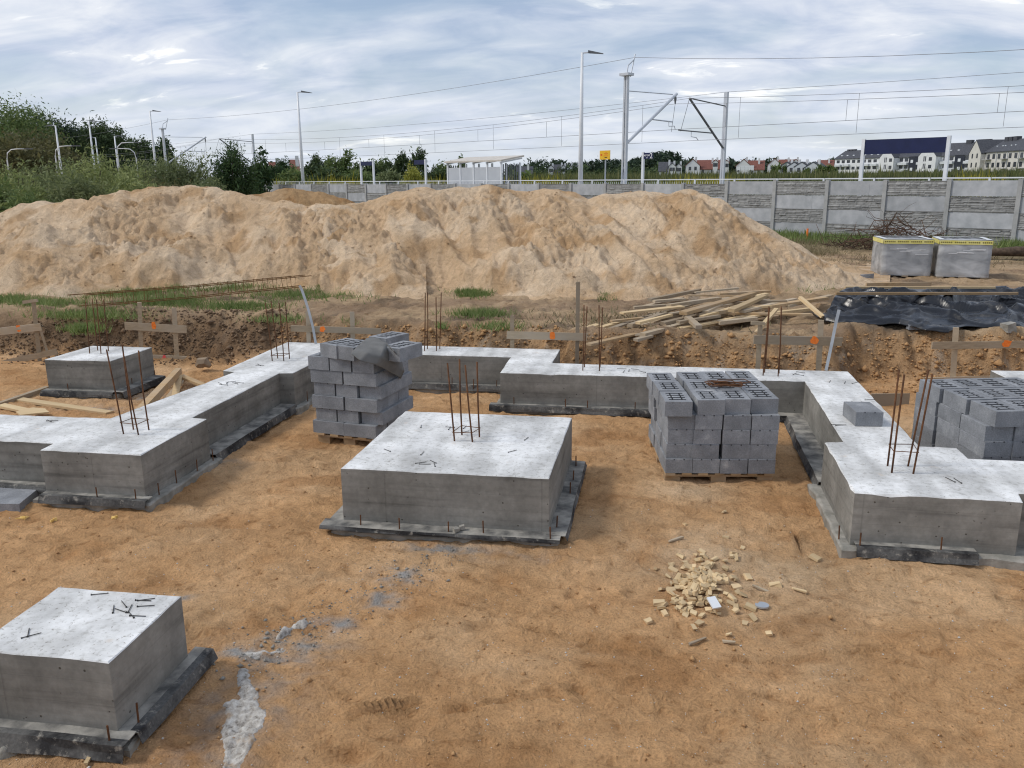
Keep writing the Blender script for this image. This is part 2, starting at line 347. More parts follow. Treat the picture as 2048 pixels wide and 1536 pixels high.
def base_height(x, y):
    wob = .22*fbm(x*.8, y*.8, 3, 3)
    yc = np.interp(x, _cx, _cy)+wob
    fb = np.interp(x, [-5.75, -5.35, -1.30, -1.15, 2.25, 2.75], [11.38, 11.10, 11.10, 10.72, 10.72, 11.88])+.10*fbm(x*1.3, y*0, 2, 17)*(np.abs(x+3.3) > 2.1)
    yc = np.maximum(yc, fb+np.interp(x, [2.2, 2.9], [.95, .60])); q = np.clip((y-fb-.02+.10*fbm(x*.9, y*.9, 2, 9)*sstep(0, .2, y-fb))/(yc-fb+.1), 0, 1); t = .45*q+.55*q*q*(3-2*q)
    near = sstep(2.2, 1.0, y)
    sidel = sstep(-15, -16, x); sider = sstep(13, 14, x)
    t = np.maximum(np.maximum(t, near), np.maximum(sidel, sider))
    upper = .60+.004*np.clip(y-12, 0, 30)
    h = t*upper
    rim = np.exp(-((y-yc-.05)/.45)**2)*.06*(1+fbm(x*1.7, y*1.7, 2, 21))
    h = h+rim*(t > .3)
    d = np.hypot(x, y); h = h+2.0*sstep(70, 420, d)
    return h, t, yc
def rough_height(x, y, t):
    near = sstep(40, 18, np.hypot(x, y))
    pit = .038*fbm(x*.9, y*.9, 4, 31)+.016*fbm(x*4, y*7, 2, 41)+.022*np.clip(ridged(x*2.6+fbm(x*2, y*2, 2, 5), y*5.0+fbm(x*3, y*3, 2, 6), 2, 51)-.75, 0, 1)+.011*np.abs(fbm(x*9, y*13, 2, 53))
    clod = np.clip(fbm(x*8, y*8, 2, 61)-.22, 0, 1)*.075*sstep(-.25, .45, fbm(x*.7, y*.7, 2, 71))
    upper = .03*fbm(x*1.1, y*1.1, 3, 81)+.016*fbm(x*5, y*5, 3, 91)+clod*.8
    bank = (.16*fbm(x*1.6, y*1.6, 3, 101)+.10*np.abs(fbm(x*4.5, y*4.5, 2, 111))+.05*np.clip(fbm(x*8, y*8, 2, 113), 0, 1)-.05)*np.clip(5*t*(1.06-t), 0, 1)
    return (pit+clod*.6)*(1-t)*near+upper*t*near+bank*near
_h0, _t0, _yc0 = base_height(GX, GY)
GZ = _h0+rough_height(GX, GY, _t0)
def dent(cx, cy, ang, L, Wd, depth, rim=.35):
    r = max(L, Wd)*1.3; i0, i1 = np.searchsorted(xs, [cx-r, cx+r]); j0, j1 = np.searchsorted(ys, [cy-r, cy+r])
    if i1 <= i0 or j1 <= j0: return
    X, Y = GX[j0:j1, i0:i1]-cx, GY[j0:j1, i0:i1]-cy; c, s = math.cos(ang), math.sin(ang)
    q = ((X*c+Y*s)/(L/2))**2+((-X*s+Y*c)/(Wd/2))**2
    GZ[j0:j1, i0:i1] += -depth*np.exp(-q**3)+depth*rim*np.exp(-((np.sqrt(q)-1.35)/.28)**2)
for k in range(300):
    cx, cy = random.uniform(-7.5, 3.6), 3.1+6.7*random.random()**1.3; dent(cx, cy, random.uniform(0, 3.2), random.uniform(.2, .31), random.uniform(.09, .13), random.uniform(.008, .024))
for k in range(160):
    cx, cy = random.uniform(-10, 6), random.uniform(11.5, 15); dent(cx, cy, random.uniform(0, 3.2), random.uniform(.2, .5), random.uniform(.09, .2), random.uniform(.01, .03))
for (a, b) in [((1592, 1075), (1548, 985)), ((1606, 1110), (1590, 1060)), ((1020, 1250), (1330, 1320)), ((690, 1440), (830, 1410)), ((1450, 1330), (1800, 1300)), ((900, 1430), (1180, 1380))]:
    A, B = at(*a, 0), at(*b, 0); n = 14
    for k in range(n+1):
        P = A+(B-A)*k/n; dent(P[0]+random.uniform(-.01, .01), P[1], math.atan2(B[1]-A[1], B[0]-A[0]), .2, .05, .010, .5)
def ground(x, y):                                     # height of the built ground at a point
    i = int(np.clip(np.searchsorted(xs, x)-1, 0, len(xs)-2)); j = int(np.clip(np.searchsorted(ys, y)-1, 0, len(ys)-2))
    u = (x-xs[i])/(xs[i+1]-xs[i]); v = (y-ys[j])/(ys[j+1]-ys[j])
    return float((GZ[j, i]*(1-u)+GZ[j, i+1]*u)*(1-v)+(GZ[j+1, i]*(1-u)+GZ[j+1, i+1]*u)*v)
def on_ground(px, py, z0=0.0):                         # where that pixel meets the built ground
    z = z0
    for _ in range(6): P = at(px, py, z); z = ground(P[0], P[1])
    return at(px, py, z)
def ground_v(x, y):
    i = np.clip(np.searchsorted(xs, x)-1, 0, len(xs)-2); j = np.clip(np.searchsorted(ys, y)-1, 0, len(ys)-2); u = (x-xs[i])/(xs[i+1]-xs[i]); v = (y-ys[j])/(ys[j+1]-ys[j])
    return (GZ[j, i]*(1-u)+GZ[j, i+1]*u)*(1-v)+(GZ[j+1, i]*(1-u)+GZ[j+1, i+1]*u)*v
_td = np.linspace(9.0, 16.0, 280)
def hit_ground(px, py):                                # first crossing of the line of sight with the built ground (for the bank)
    d = ray(px, py); s = _td/np.hypot(d[0], d[1]); X, Y, Z = d[0]*s, d[1]*s, HC+d[2]*s; k = np.argmax(Z < ground_v(X, Y)); return np.array([X[k], Y[k], ground(X[k], Y[k])])
# soil colours: what the earth itself is, patch by patch
def lerp(a, b, t): t = np.asarray(t)[..., None]; return a*(1-t)+b*t
def C3(*c): return np.array(c)
X, Y, T = GX, GY, _t0
c = np.broadcast_to(C3(.60, .355, .172), X.shape+(3,)).copy()
c = lerp(c, C3(.66, .425, .23), sstep(-.15, .55, fbm(X*.55, Y*.7, 4, 201)))
c = lerp(c, C3(.45, .235, .098), sstep(.12, .7, fbm(X*1.1, Y*1.6, 4, 211))*.6)
pale = at(1450, 1120, 0); c = lerp(c, C3(.68, .53, .35), .8*np.exp(-(((X-pale[0])/.9)**2+((Y-pale[1])/.65)**2))*(.6+.5*fbm(X*3, Y*3, 3, 221)).clip(0, 1))
pale = at(1390, 985, 0); c = lerp(c, C3(.66, .50, .33), .6*np.exp(-(((X-pale[0])/.35)**2+((Y-pale[1])/.25)**2)))
for (px, py, rx, ry, k) in [(880, 1100, .28, .10, .9), (800, 1160, .16, .16, .7), (765, 1205, .14, .10, .8), (670, 1250, .15, .09, .8), (600, 1290, .26, .10, .8), (500, 1315, .25, .09, .9), (490, 1430, .26, .5, .5), (370, 1195, .08, .05, .6), (440, 930, .25, .10, .4), (200, 820, .5, .12, .7), (270, 795, .6, .2, .5), (1010, 1110, .4, .1, .35)]:
    P = at(px, py, 0); c = lerp(c, C3(.36, .345, .32), np.clip(k*np.exp(-((X-P[0])/rx)**2-((Y-P[1])/ry)**2)*(.75+1.3*fbm(X*9, Y*9, 3, 231)), 0, 1))
cu = lerp(np.broadcast_to(C3(.48, .345, .21), X.shape+(3,)), C3(.33, .23, .145), sstep(-.3, .5, fbm(X*.45, Y*.9, 4, 241)))
cu = lerp(cu, C3(.19, .14, .095), .8*sstep(.15, .6, fbm(X*.9+3, Y*1.2, 4, 251)))
cu = lerp(cu, C3(.47, .34, .20), sstep(15.6, 17.5, Y)*sstep(4.9, 3.5, X)*.8)
leftdark = sstep(-5.0, -7.5, X)*sstep(12.6, 11.6, Y); cu = lerp(cu, C3(.165, .115, .07), leftdark*.8)
nearwall = sstep(-7.5, -2.5, wall_d(X, Y)); cu = lerp(cu, C3(.17, .155, .085), nearwall*.75)
cb = lerp(np.broadcast_to(C3(.48, .30, .155), X.shape+(3,)), C3(.27, .18, .105), sstep(-.1, .5, fbm(X*1.4, Y*1.4, 4, 261)))
cb = lerp(cb, C3(.15, .095, .055), .8*sstep(.1, .5, fbm(X*5, Y*5, 3, 265))); cb = lerp(cb, C3(.40, .33, .25), .6*sstep(.25, .6, fbm(X*3.3, Y*3.3, 3, 267)))
cb = lerp(cb, C3(.14, .095, .062), sstep(-4.6, -6.2, X)*.8)
bk = np.clip(4.2*T*(1-T), 0, 1)
c = lerp(c, cu, T); c = lerp(c, cb, bk*.9)
beyond = sstep(1, 6, wall_d(X, Y)); c = lerp(c, C3(.16, .17, .07), beyond)
c = lerp(c, C3(.27, .24, .07), beyond*sstep(0, .5, fbm(X*.04, Y*.08, 3, 271))*.6)
_me = npmesh('ground', np.stack([GX, GY, GZ], -1).reshape(-1, 3), gridfaces(len(xs), len(ys)), M_SOIL, True)
def setcol(me, c): 
    a = me.color_attributes.new('soil', 'FLOAT_COLOR', 'POINT'); a.data.foreach_set('color', np.concatenate([c.reshape(-1, 3), np.ones((c.size//3, 1))], 1).astype(np.float32).ravel())
setcol(_me, np.clip(c, 0, 1)); tag(link('ground', _me), kind='structure')

# ================================================================ SAND HEAPS
HEAPS = []
def heap(label, sil, crest, front, back, lo, hi, seed, tint, name='sand_heap', cones=(), step=.040, gully=0.0, scoops=()):
    """sil: skyline points (px, py); crest: distance of the crest line; front: outline of the toe on the ground; laid out round the site by bearing and distance"""
    def bd(P): return math.atan2(P[0], P[1]), math.hypot(P[0], P[1])
    pts = np.array(sorted([(*bd(far(px, py, d)), far(px, py, d)[2]) for (px, py), d in zip(sil, crest)])); toe = np.array(sorted([bd(at(px, py, .62)) for px, py in front]))
    th = np.arange(bd(far(lo, 400, 20))[0], bd(far(hi, 400, 20))[0], step/21); dist = np.arange(toe[:, 1].min()-.8, pts[:, 1].max()+back+.5, step*1.15); TH, D = np.meshgrid(th, dist); X, Y = D*np.sin(TH), D*np.cos(TH)
    w = .018*fbm(X*.6, Y*.6, 2, seed+50)
    dc = np.interp(TH+w, pts[:, 0], pts[:, 1]); zc = np.interp(TH+w*.3, pts[:, 0], pts[:, 2]); dt = np.interp(TH+w, toe[:, 0], toe[:, 1])+.30*fbm(X*.8, Y*.8, 3, seed+7)
    g0 = .60+.004*np.clip(Y-12, 0, 30)
    u = (D-dt)/np.maximum(dc-dt, .3); ub = (dc+back-D)/back
    prof = np.where(u < 1, np.clip(u, -.3, 1), np.clip(ub, -.3, 1)); prof = np.where(prof > 0, np.maximum(prof, 0)**.90, prof)
    Z = g0+(zc-g0)*prof
    for (px, py, dd, hgt, r) in cones:
        P = far(px, py, dd); q = np.hypot(X-P[0], Y-P[1]); h2 = g0+hgt*(1-q/r); k = .12; e = np.clip(.5+.5*(h2-Z)/k, 0, 1); Z = Z*(1-e)+h2*e+k*e*(1-e)
    ins = sstep(0, .25, Z-g0)
    for (px, py, z, rx, ry, dep) in scoops:
        P = at(px, py, z); q = ((X-P[0])/rx)**2+((Y-P[1])/ry)**2; Z = Z-dep*np.exp(-q**2)*ins
    Z = Z+ins*(.24*fbm(X*.6, Y*.6, 2, seed)*sstep(1.0, .6, prof)+.05*fbm(X*2.2, Y*2.2, 2, seed+11))
    Z = Z+ins*gully*(ridged(X*1.3+Y*.7, Y*.25-X*.1, 2, seed+13)-1.0)*sstep(1.0, .75, prof)
    rg = sstep(-.3, .3, fbm(X*.5+4, Y*.5, 2, seed+61)); cl = np.clip(fbm(X*3.4, Y*3.4, 3, seed+21)-.02, 0, 1); Z = Z+ins*sstep(1.04, .82, prof)*(.35+.65*rg)*(cl**.8*.12+.12*np.abs(fbm(X*5.0, Y*5.0, 2, seed+31))+.05*fbm(X*10, Y*10, 1, seed+33))
    Z = np.where(Z < g0-.15, g0-.15, Z)
    c = lerp(np.broadcast_to(C3(*tint[0]), X.shape+(3,)), C3(*tint[1]), sstep(-.4, .5, fbm(X*.5, Y*.8, 4, seed+41)))
    c = lerp(c, C3(*tint[2]), .8*sstep(.05, .7, fbm(X*1.3+2, Y*1.6, 4, seed+43)))
    keep = Z > g0-.14; F = gridfaces(len(th), len(dist)); F = F[keep.ravel()[F].any(1)]
    me = npmesh(name, np.stack([X, Y, Z], -1).reshape(-1, 3), F, M_SAND, True); setcol(me, np.clip(c, 0, 1))
    HEAPS.append((np.stack([X, Y, Z], -1).reshape(-1, 3)[(keep & (Z > g0+.04) & (D < dc+.2)).ravel()], c.reshape(-1, 3)[(keep & (Z > g0+.04) & (D < dc+.2)).ravel()]))
    return tag(link(name, me), label, 'sand heap', 'heaps of excavated sand')
SANDC = ((.66, .47, .29), (.74, .57, .39), (.53, .34, .18)); ORC = ((.46, .295, .15), (.52, .36, .21), (.36, .20, .085))
silR = [(690, 408), (735, 404), (775, 390), (800, 383), (830, 373), (870, 378), (925, 374), (985, 370), (1030, 378), (1060, 383), (1090, 378), (1120, 376), (1145, 384), (1180, 394), (1205, 390), (1250, 384), (1290, 380), (1330, 388), (1352, 380), (1385, 377), (1412, 388), (1450, 402), (1490, 428), (1530, 452), (1575, 480), (1640, 520), (1700, 548), (1745, 566)]
heap('long pale sand heap stretching in front of the concrete wall to the wrapped pallets', silR, [20.6]*2+[20.2]*12+[20]*6+[19.6, 19.4, 19.2, 19.0, 18.9, 18.7, 18.5, 18.3], [(640, 588), (720, 590), (800, 585), (880, 580), (980, 588), (1080, 596), (1180, 600), (1290, 598), (1380, 596), (1480, 592), (1560, 588), (1640, 584), (1745, 575)],
     4.0, 630, 1800, 300, SANDC, gully=.17, scoops=((1130, 560, .95, .9, .5, .12), (1000, 575, .8, 1.2, .35, .12), (1210, 575, .8, .7, .3, .15)))
silL = [(-260, 520), (-120, 470), (0, 427), (40, 407), (100, 397), (135, 380), (190, 370), (240, 369), (265, 383), (300, 373), (350, 371), (430, 373), (465, 384), (500, 390), (540, 402), (600, 408), (660, 408), (700, 412), (740, 430), (790, 470), (830, 530)]
heap('broad clumpy sand heap beside the willow bushes, partly dug away', silL, [24.5, 24.2, 23.8, 23.7, 23.6, 23.6, 23.6, 23.4, 23.1, 23.0, 22.8, 22.4, 22.1, 21.7, 21.3, 20.8, 20.4, 20.1, 19.4, 18.5, 17.7], [(-260, 580), (-120, 585), (0, 588), (120, 590), (250, 586), (350, 580), (430, 574), (500, 572), (600, 578), (720, 590), (830, 594)],
     4.0, -250, 850, 340, SANDC, gully=.12, scoops=((190, 430, 1.95, .9, .9, .32), (110, 455, 1.75, .9, .5, .18), (260, 470, 1.6, 1.0, .6, .14), (330, 480, 1.5, .3, 1.4, .16)))
heap('small rusty orange sand heap rising behind the valley between the large heaps', [(440, 420), (480, 396), (530, 386), (570, 376), (590, 374), (615, 381), (640, 385), (665, 388), (700, 402), (740, 425)], [26.5]*10, [(440, 518), (560, 520), (740, 522)],
     2.6, 430, 760, 370, ORC, gully=.05)

def heap_lumps(n, size, seed):                         # loose lumps lying all over the heaps
    r = np.random.default_rng(seed); base = np.array([(1, 0, 0), (-1, 0, 0), (0, 1, 0), (0, -1, 0), (0, 0, 1), (0, 0, -.6)], float); F = np.array([(0, 2, 4), (2, 1, 4), (1, 3, 4), (3, 0, 4), (2, 0, 5), (1, 2, 5), (3, 1, 5), (0, 3, 5)])
    w = np.array([len(h[0]) for h in HEAPS[:2]], float); vs = []; cs = []
    for H, m in zip(HEAPS[:2], (n*w/w.sum()).astype(int)):
        k = r.integers(0, len(H[0]), m*3); P = H[0][k]; k = k[fbm(P[:, 0]*.9, P[:, 1]*.9, 3, 77) > r.uniform(-.7, .55, m*3)][:m]; P = H[0][k]; s = size*np.exp(r.normal(0, .5, len(k)))
        v = base[None]*(1+r.normal(0, .3, (len(k), 6, 1)))*s[:, None, None]*np.array([1, .85, .75]); an = r.uniform(0, 6.28, len(k)); ca, sa = np.cos(an)[:, None], np.sin(an)[:, None]
        v = np.stack([v[..., 0]*ca-v[..., 1]*sa, v[..., 0]*sa+v[..., 1]*ca, v[..., 2]], -1); vs.append((v+P[:, None]+np.array([0, 0, 1])*s[:, None, None]*.3).reshape(-1, 3)); cs.append(np.repeat(H[1][k]*1.0, 6, 0))
    vs = np.concatenate(vs); nn = len(vs)//6; me = npmesh('sand_lumps', vs, (F[None]+np.arange(nn)[:, None, None]*6).reshape(-1, 3), M_SAND, True); setcol(me, np.concatenate(cs)); tag(link('sand_lumps', me), 'loose sand lumps strewn over the slopes of the heaps', 'sand', kind='stuff')
heap_lumps(2500, .010, 781)

# ================================================================ FOUNDATIONS
def offset_poly(P, d):
    n = len(P); out = []
    for i in range(n):
        a, b, c = P[i-1], P[i], P[(i+1) % n]; e1 = b-a; e2 = c-b; e1 = e1/(np.linalg.norm(e1)+1e-9); e2 = e2/(np.linalg.norm(e2)+1e-9)
        n1, n2 = V((e1[1], -e1[0])), V((e2[1], -e2[0])); m = n1+n2; k = m@m
        out.append(b+m*(2*d/k if k > .3 else d))
    return out
def ccw(P):
    a = sum(P[i-1][0]*P[i][1]-P[i][0]*P[i-1][1] for i in range(len(P))); return P if a > 0 else P[::-1]
def dense(P, step):
    out = []
    for i in range(len(P)):
        a, b = P[i], P[(i+1) % len(P)]; k = max(1, int(np.linalg.norm(b-a)/step))
        out += [a+(b-a)*j/k for j in range(k)]
    return out
def cast(name, P, z0, z1, mats, parent, ch=.007, jit=.0018, step=.12, zj=.0015):
    P = ccw([V(q)[:2] for q in P]); D = dense(P, step); D = [q+rng.normal(0, jit, 2) for q in D]; n = len(D)
    I = offset_poly(D, -ch); fch = np.where(rng.random(n) < .06, rng.uniform(1.6, 2.6, n), rng.uniform(.5, 1.3, n)); I = [q+(w-q)*k for q, w, k in zip(D, I, fch)]; m = MB(); zr = z1-ch*fch*rng.uniform(.5, 1.2, n)
    vs = [(q[0], q[1], z0) for q in D]+[(q[0], q[1], zr[i]) for i, q in enumerate(D)]+[(q[0], q[1], z1+random.uniform(-zj, zj)) for q in I]
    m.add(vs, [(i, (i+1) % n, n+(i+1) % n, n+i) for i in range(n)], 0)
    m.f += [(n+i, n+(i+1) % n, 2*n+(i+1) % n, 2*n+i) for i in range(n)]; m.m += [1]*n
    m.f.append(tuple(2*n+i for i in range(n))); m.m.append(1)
    return m.build(name, mats, parent)
def lean(P, parent, w=.075, z=BT, rough=.010):
    P = offset_poly(ccw([V(q)[:2] for q in P]), w); D = dense(P, .12); D = [q+rng.normal(0, rough, 2) for q in D]; n = len(D); m = MB(); I = offset_poly(D, -.015)
    zr = [z-.020+random.uniform(-.012, .0) for _ in D]
    m.add([(q[0]+.01*random.random(), q[1], -.12) for q in D]+[(q[0], q[1], zr[i]-.012) for i, q in enumerate(D)]+[(q[0], q[1], zr[i]) for i, q in enumerate(I)],
          [(i, (i+1) % n, n+(i+1) % n, n+i) for i in range(n)]+[(n+i, n+(i+1) % n, 2*n+(i+1) % n, 2*n+i) for i in range(n)]+[tuple(2*n+i for i in range(n))])
    return m.build('lean_concrete_base', M_LEAN, parent)
def felt(parent, a, b, w1, w2, z=BT, seed=0, label=None, ext=(0, 0)):
    """strip of roofing felt from edge point a to b; it lies w1 wide outwards and then hangs or slopes w2"""
    a, b = V(a)[:2], V(b)[:2]; e = (b-a)/np.linalg.norm(b-a); nrm = V((e[1], -e[0])); a = a-e*ext[0]; b = b+e*ext[1]
    L = np.linalg.norm(b-a); nu = max(4, int(L/.16)); vs = []; sec = [(-.01, .012), (.55*w1, .010), (w1, .008), (w1+.006+.05*w2, -.28*w2), (w1+.008+.14*w2, -.6*w2)]; K = len(sec)
    for i in range(nu+1):
        s = L*i/nu; wob = 1+.09*pn(s*.9, seed*3.3)+.05*pn(s*3, seed*3.3)
        for k, (o, dz) in enumerate(sec):
            q = a+e*s+nrm*(o*wob+(.010*pn(s*2.2, seed+k*.6) if k > 1 else 0)); zz = z+dz*(1 if k < 3 else wob)+.002*pn(s*4, seed*1.7)
            vs.append((q[0], q[1], zz))
    F = [(i*K+k, i*K+k+1, (i+1)*K+k+1, (i+1)*K+k) for i in range(nu) for k in range(K-1)]
    m = MB().add(vs, F); m.m = [1 if k < 1 or (k < 2 and w1 > .11) else 0 for i in range(nu) for k in range(K-1)]
    o = m.build('roofing_felt', [M_FELT, M_FELTD], parent); md = o.modifiers.new('thickness', 'SOLIDIFY'); md.thickness = .005
    return o
def pins(parent, pxs, z=BT, h=.10):
    for (px, py) in pxs:
        P = at(px, py, z); MB().tube([P+V((0, 0, -.05)), P+V((random.uniform(-.006, .006), 0, h*random.uniform(.8, 1.1)))], .0055, 6).build('pin', M_RUST, parent)
def starters(parent, z, bases, tops, ring=None, r=.0068):
    bars = []
    for (b, t) in zip(bases, tops):
        B = at(*b, z); T = upr(*t, B); L = T-B; B = B-L/np.linalg.norm(L)*.04; n = 3
        mid = (B+T)/2+rng.normal(0, .004, 3); MB().tube([B, mid, T], r, 7).build('starter_bar', M_RUST, parent, True); bars.append((B, T))
    if ring is not None:
        for zr in (ring if hasattr(ring, '__len__') else [ring]):
            Q = []
            for (B, T) in bars:
                k = (z+zr-B[2])/(T[2]-B[2]); Q.append(B+(T-B)*k)
            cen = sum(Q)/4; Q = [cen+(q-cen)*1.10 for q in Q]; Q = [Q[i]+V((0, 0, random.uniform(-.004, .004))) for i in (0, 1, 3, 2)]
            Q.append(Q[0]); m = MB().tube([Q[0], Q[1], Q[2], Q[3], Q[4], Q[4]+(Q[1]-Q[0])*.22], .0036, 5); m.build('stirrup', M_RUST, parent)
def T2(px, py, z=HT): return at(px, py, z)[:2]
cp = dict(a=T2(107.5, 886.7), b=T2(80.5, 899.5), c=T2(281, 909.5), d=T2(413.7, 837.5), e=T2(384, 835), f=T2(558.7, 746), g=T2(586, 746), i=T2(1022, 714), j=T2(1000, 745), k=T2(1610, 762.5),
          l=T2(1687, 883.7), m=T2(1649.7, 883.7), n=T2(1708.5, 986), o=T2(2046, 1003.5), p=T2(2037, 986.5), q=T2(1937, 917), r=T2(1913.5, 895.5), s=T2(1838.5, 892.5), t=T2(1697, 743), u=T2(1104, 726),
          v=T2(1120, 699), w=T2(575, 684), x=T2(446, 741), y=T2(470, 743.5), z=T2(220, 836.5))
lw0 = T2(0, 881); lw1 = T2(0, 829); rb = T2(2048, 920.5)
def ext(P, Q, X): return V((X, P[1]+(Q[1]-P[1])*(X-P[0])/(Q[0]-P[0])))
POLY = [ext(cp['a'], lw0, -9), cp['a'], cp['b'], cp['c'], cp['d'], cp['e'], cp['f'], cp['g'], V((cp['g'][0]+.02, T2(835, 710)[1])), cp['i'], cp['j'], cp['k'], cp['l'], cp['m'], cp['n'], cp['o'], cp['p'],
        V((9.0, cp['p'][1]-.1)), V((9.0, rb[1]+(rb[1]-cp['q'][1])*2)), cp['q'], cp['r'], cp['s'], cp['t'], cp['u'], cp['v'], cp['w'], cp['x'], cp['y'], cp['z'], ext(cp['z'], lw1, -9)]
CM = [M_CSIDE, M_CTOP]
fnd = thing('strip_foundation', 'long stepped grey concrete strip foundation winding across the whole pit', 'foundation', (-1.5, 9, 0))
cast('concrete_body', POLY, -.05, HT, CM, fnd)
lean(POLY, fnd, .08)
B3 = lambda px, py: at(px, py, BT)
felt(fnd, cp['b'], cp['c'], .095, .09, seed=1, ext=(0, .06))
felt(fnd, cp['e'], cp['f'], .20, .13, seed=2, ext=(-.02, 0)).__setitem__('label', 'wide dusty felt strip along the receding beam')
felt(fnd, V((cp['g'][0], cp['i'][1])), cp['i'], .10, .10, seed=3)
felt(fnd, cp['j'], cp['k'], .10, .10, seed=4, ext=(.12, -1.1)); felt(fnd, cp['k']-V((.55, .02)), cp['k'], .12, .10, seed=14)
felt(fnd, cp['k'], cp['l'], .19, .12, seed=5, ext=(-.05, 0))
felt(fnd, cp['n'], cp['o'], .10, .11, seed=6, ext=(-.03, -.28))
felt(fnd, V((-8.5, cp['a'][1]-.02)), cp['a'], .10, .06, seed=7)
pins(fnd, [(195, 996), (272, 1000), (318, 985), (353, 961), (394, 937), (426, 916), (615, 798), (904, 770), (947, 773), (993, 774), (1028, 810), (1131, 815), (1175, 817), (1270, 819), (1678.5, 1073), (1719.5, 1093), (1882, 1102)])
starters(fnd, HT, [(247, 867.5), (267, 859), (277, 869.5), (298, 860)], [(213, 699), (244.5, 689), (248, 712.5), (277, 701)], .105)
starters(fnd, HT, [(544.5, 722), (555.5, 717), (567.5, 722), (579, 717.5)], [(530.5, 605.5), (542, 602.5), (558, 605.5), (571, 604)], .07)
starters(fnd, HT, [(849, 702), (854.5, 698), (873, 702), (879.5, 698)], [(850.5, 585.5), (855, 585), (872, 594.5), (882.5, 585)])
starters(fnd, HT, [(1165.5, 741), (1169, 734.5), (1199, 742), (1200, 734.5)], [(1168, 610), (1174, 613), (1198, 609.5), (1205, 615)])
starters(fnd, HT, [(1526, 751), (1529, 745), (1556, 752.5), (1558, 746.5)], [(1538, 612.5), (1539, 615), (1562.5, 612.5), (1563, 616)])
starters(fnd, HT, [(1783.5, 945.5), (1775, 932), (1826.5, 947.5), (1816, 932.5)], [(1808.5, 749), (1798, 739), (1865, 747.5), (1857, 739)], .18, r=.0075)

def footing(label, pts, zt, zb, base, w=.08):
    t = thing('pad_footing', label, 'footing', base, 'square concrete pad footings'); P = [V(q)[:2] for q in pts]
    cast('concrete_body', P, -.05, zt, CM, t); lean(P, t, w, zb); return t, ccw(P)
# centre
ZC, ZCB = .534, .072
cq = [T2(682, 936, ZC), T2(1097.6, 957, ZC), T2(1144, 835, ZC), T2(810.7, 821.8, ZC)]
ft, Q = footing('large grey pad footing in the middle with four rusty bars and white streaks on top', cq, ZC, ZCB, (-1.6, 6.7, 0), .09)
felt(ft, cq[0], cq[1], .125, .035, ZCB+.01, 21, ext=(.16, .10)); felt(ft, cq[1], cq[2], .13, .05, ZCB+.012, 22, ext=(.05, .02)); felt(ft, cq[3], cq[0], .13, .04, ZCB+.004, 23, ext=(-.5, .12))
pins(ft, [(721.5, 1050), (799, 1058), (897, 1063), (967, 1066), (1101, 1077), (1113, 1055), (1140, 987), (1146, 960), (1152, 932)], ZCB+.02)
starters(ft, ZC, [(909, 882), (924, 870), (945, 884), (959, 874)], [(895, 726), (919, 718), (930.5, 730), (954, 724)], .085, r=.0075)
# near left
ZN, ZNB = .497, .097
nq0, nq1, nq2 = T2(218.7, 1324.5, ZN), T2(362.5, 1191.5, ZN), T2(116, 1174, ZN); nq3 = ext(nq0, T2(0, 1305, ZN), nq2[0]+(nq0[0]-nq1[0]))
fn, Q = footing('nearest pad footing at the lower edge, bare top strewn with nails', [nq3, nq0, nq1, nq2], ZN, ZNB, (-3, 3.5, 0), .075)
felt(fn, nq3, nq0, .095, .11, ZNB+.01, 31, ext=(0, .09)); felt(fn, nq0, nq1, .105, .09, ZNB+.012, 32, ext=(0, .10))
pins(fn, [(220, 1484), (277, 1448)], ZNB+.01, .11)
# isolated, far left
ZI, ZIB = .50, .095
iq = [T2(89.5, 719, ZI), T2(221, 722, ZI), T2(304, 695, ZI), T2(185, 691.5, ZI)]
fi, Q = footing('lone pad footing with four tall bars among loose boards by the bank', iq, ZI, ZIB, (-7.4, 9.9, 0), .08)
felt(fi, iq[0], iq[1], .10, .10, ZIB, 41, ext=(.05, .04)); felt(fi, iq[1], iq[2], .16, .12, ZIB, 42, ext=(.05, 0))
pins(fi, [(137, 781), (215, 781), (264, 769), (310, 752)], ZIB)
starters(fi, ZI, [(179.5, 707), (195.5, 701), (202, 707.5), (217, 702.5)], [(171, 604), (184, 597), (193, 600), (207, 599)])
# far right corner piece
rq = [T2(2029, 762), T2(2160, 766), T2(2110, 742), T2(1981, 741)]
fr, Q = footing('pale pad footing cut by the frame edge behind the slotted block stack', rq, HT, BT, (4.6, 10.4, 0), .1)

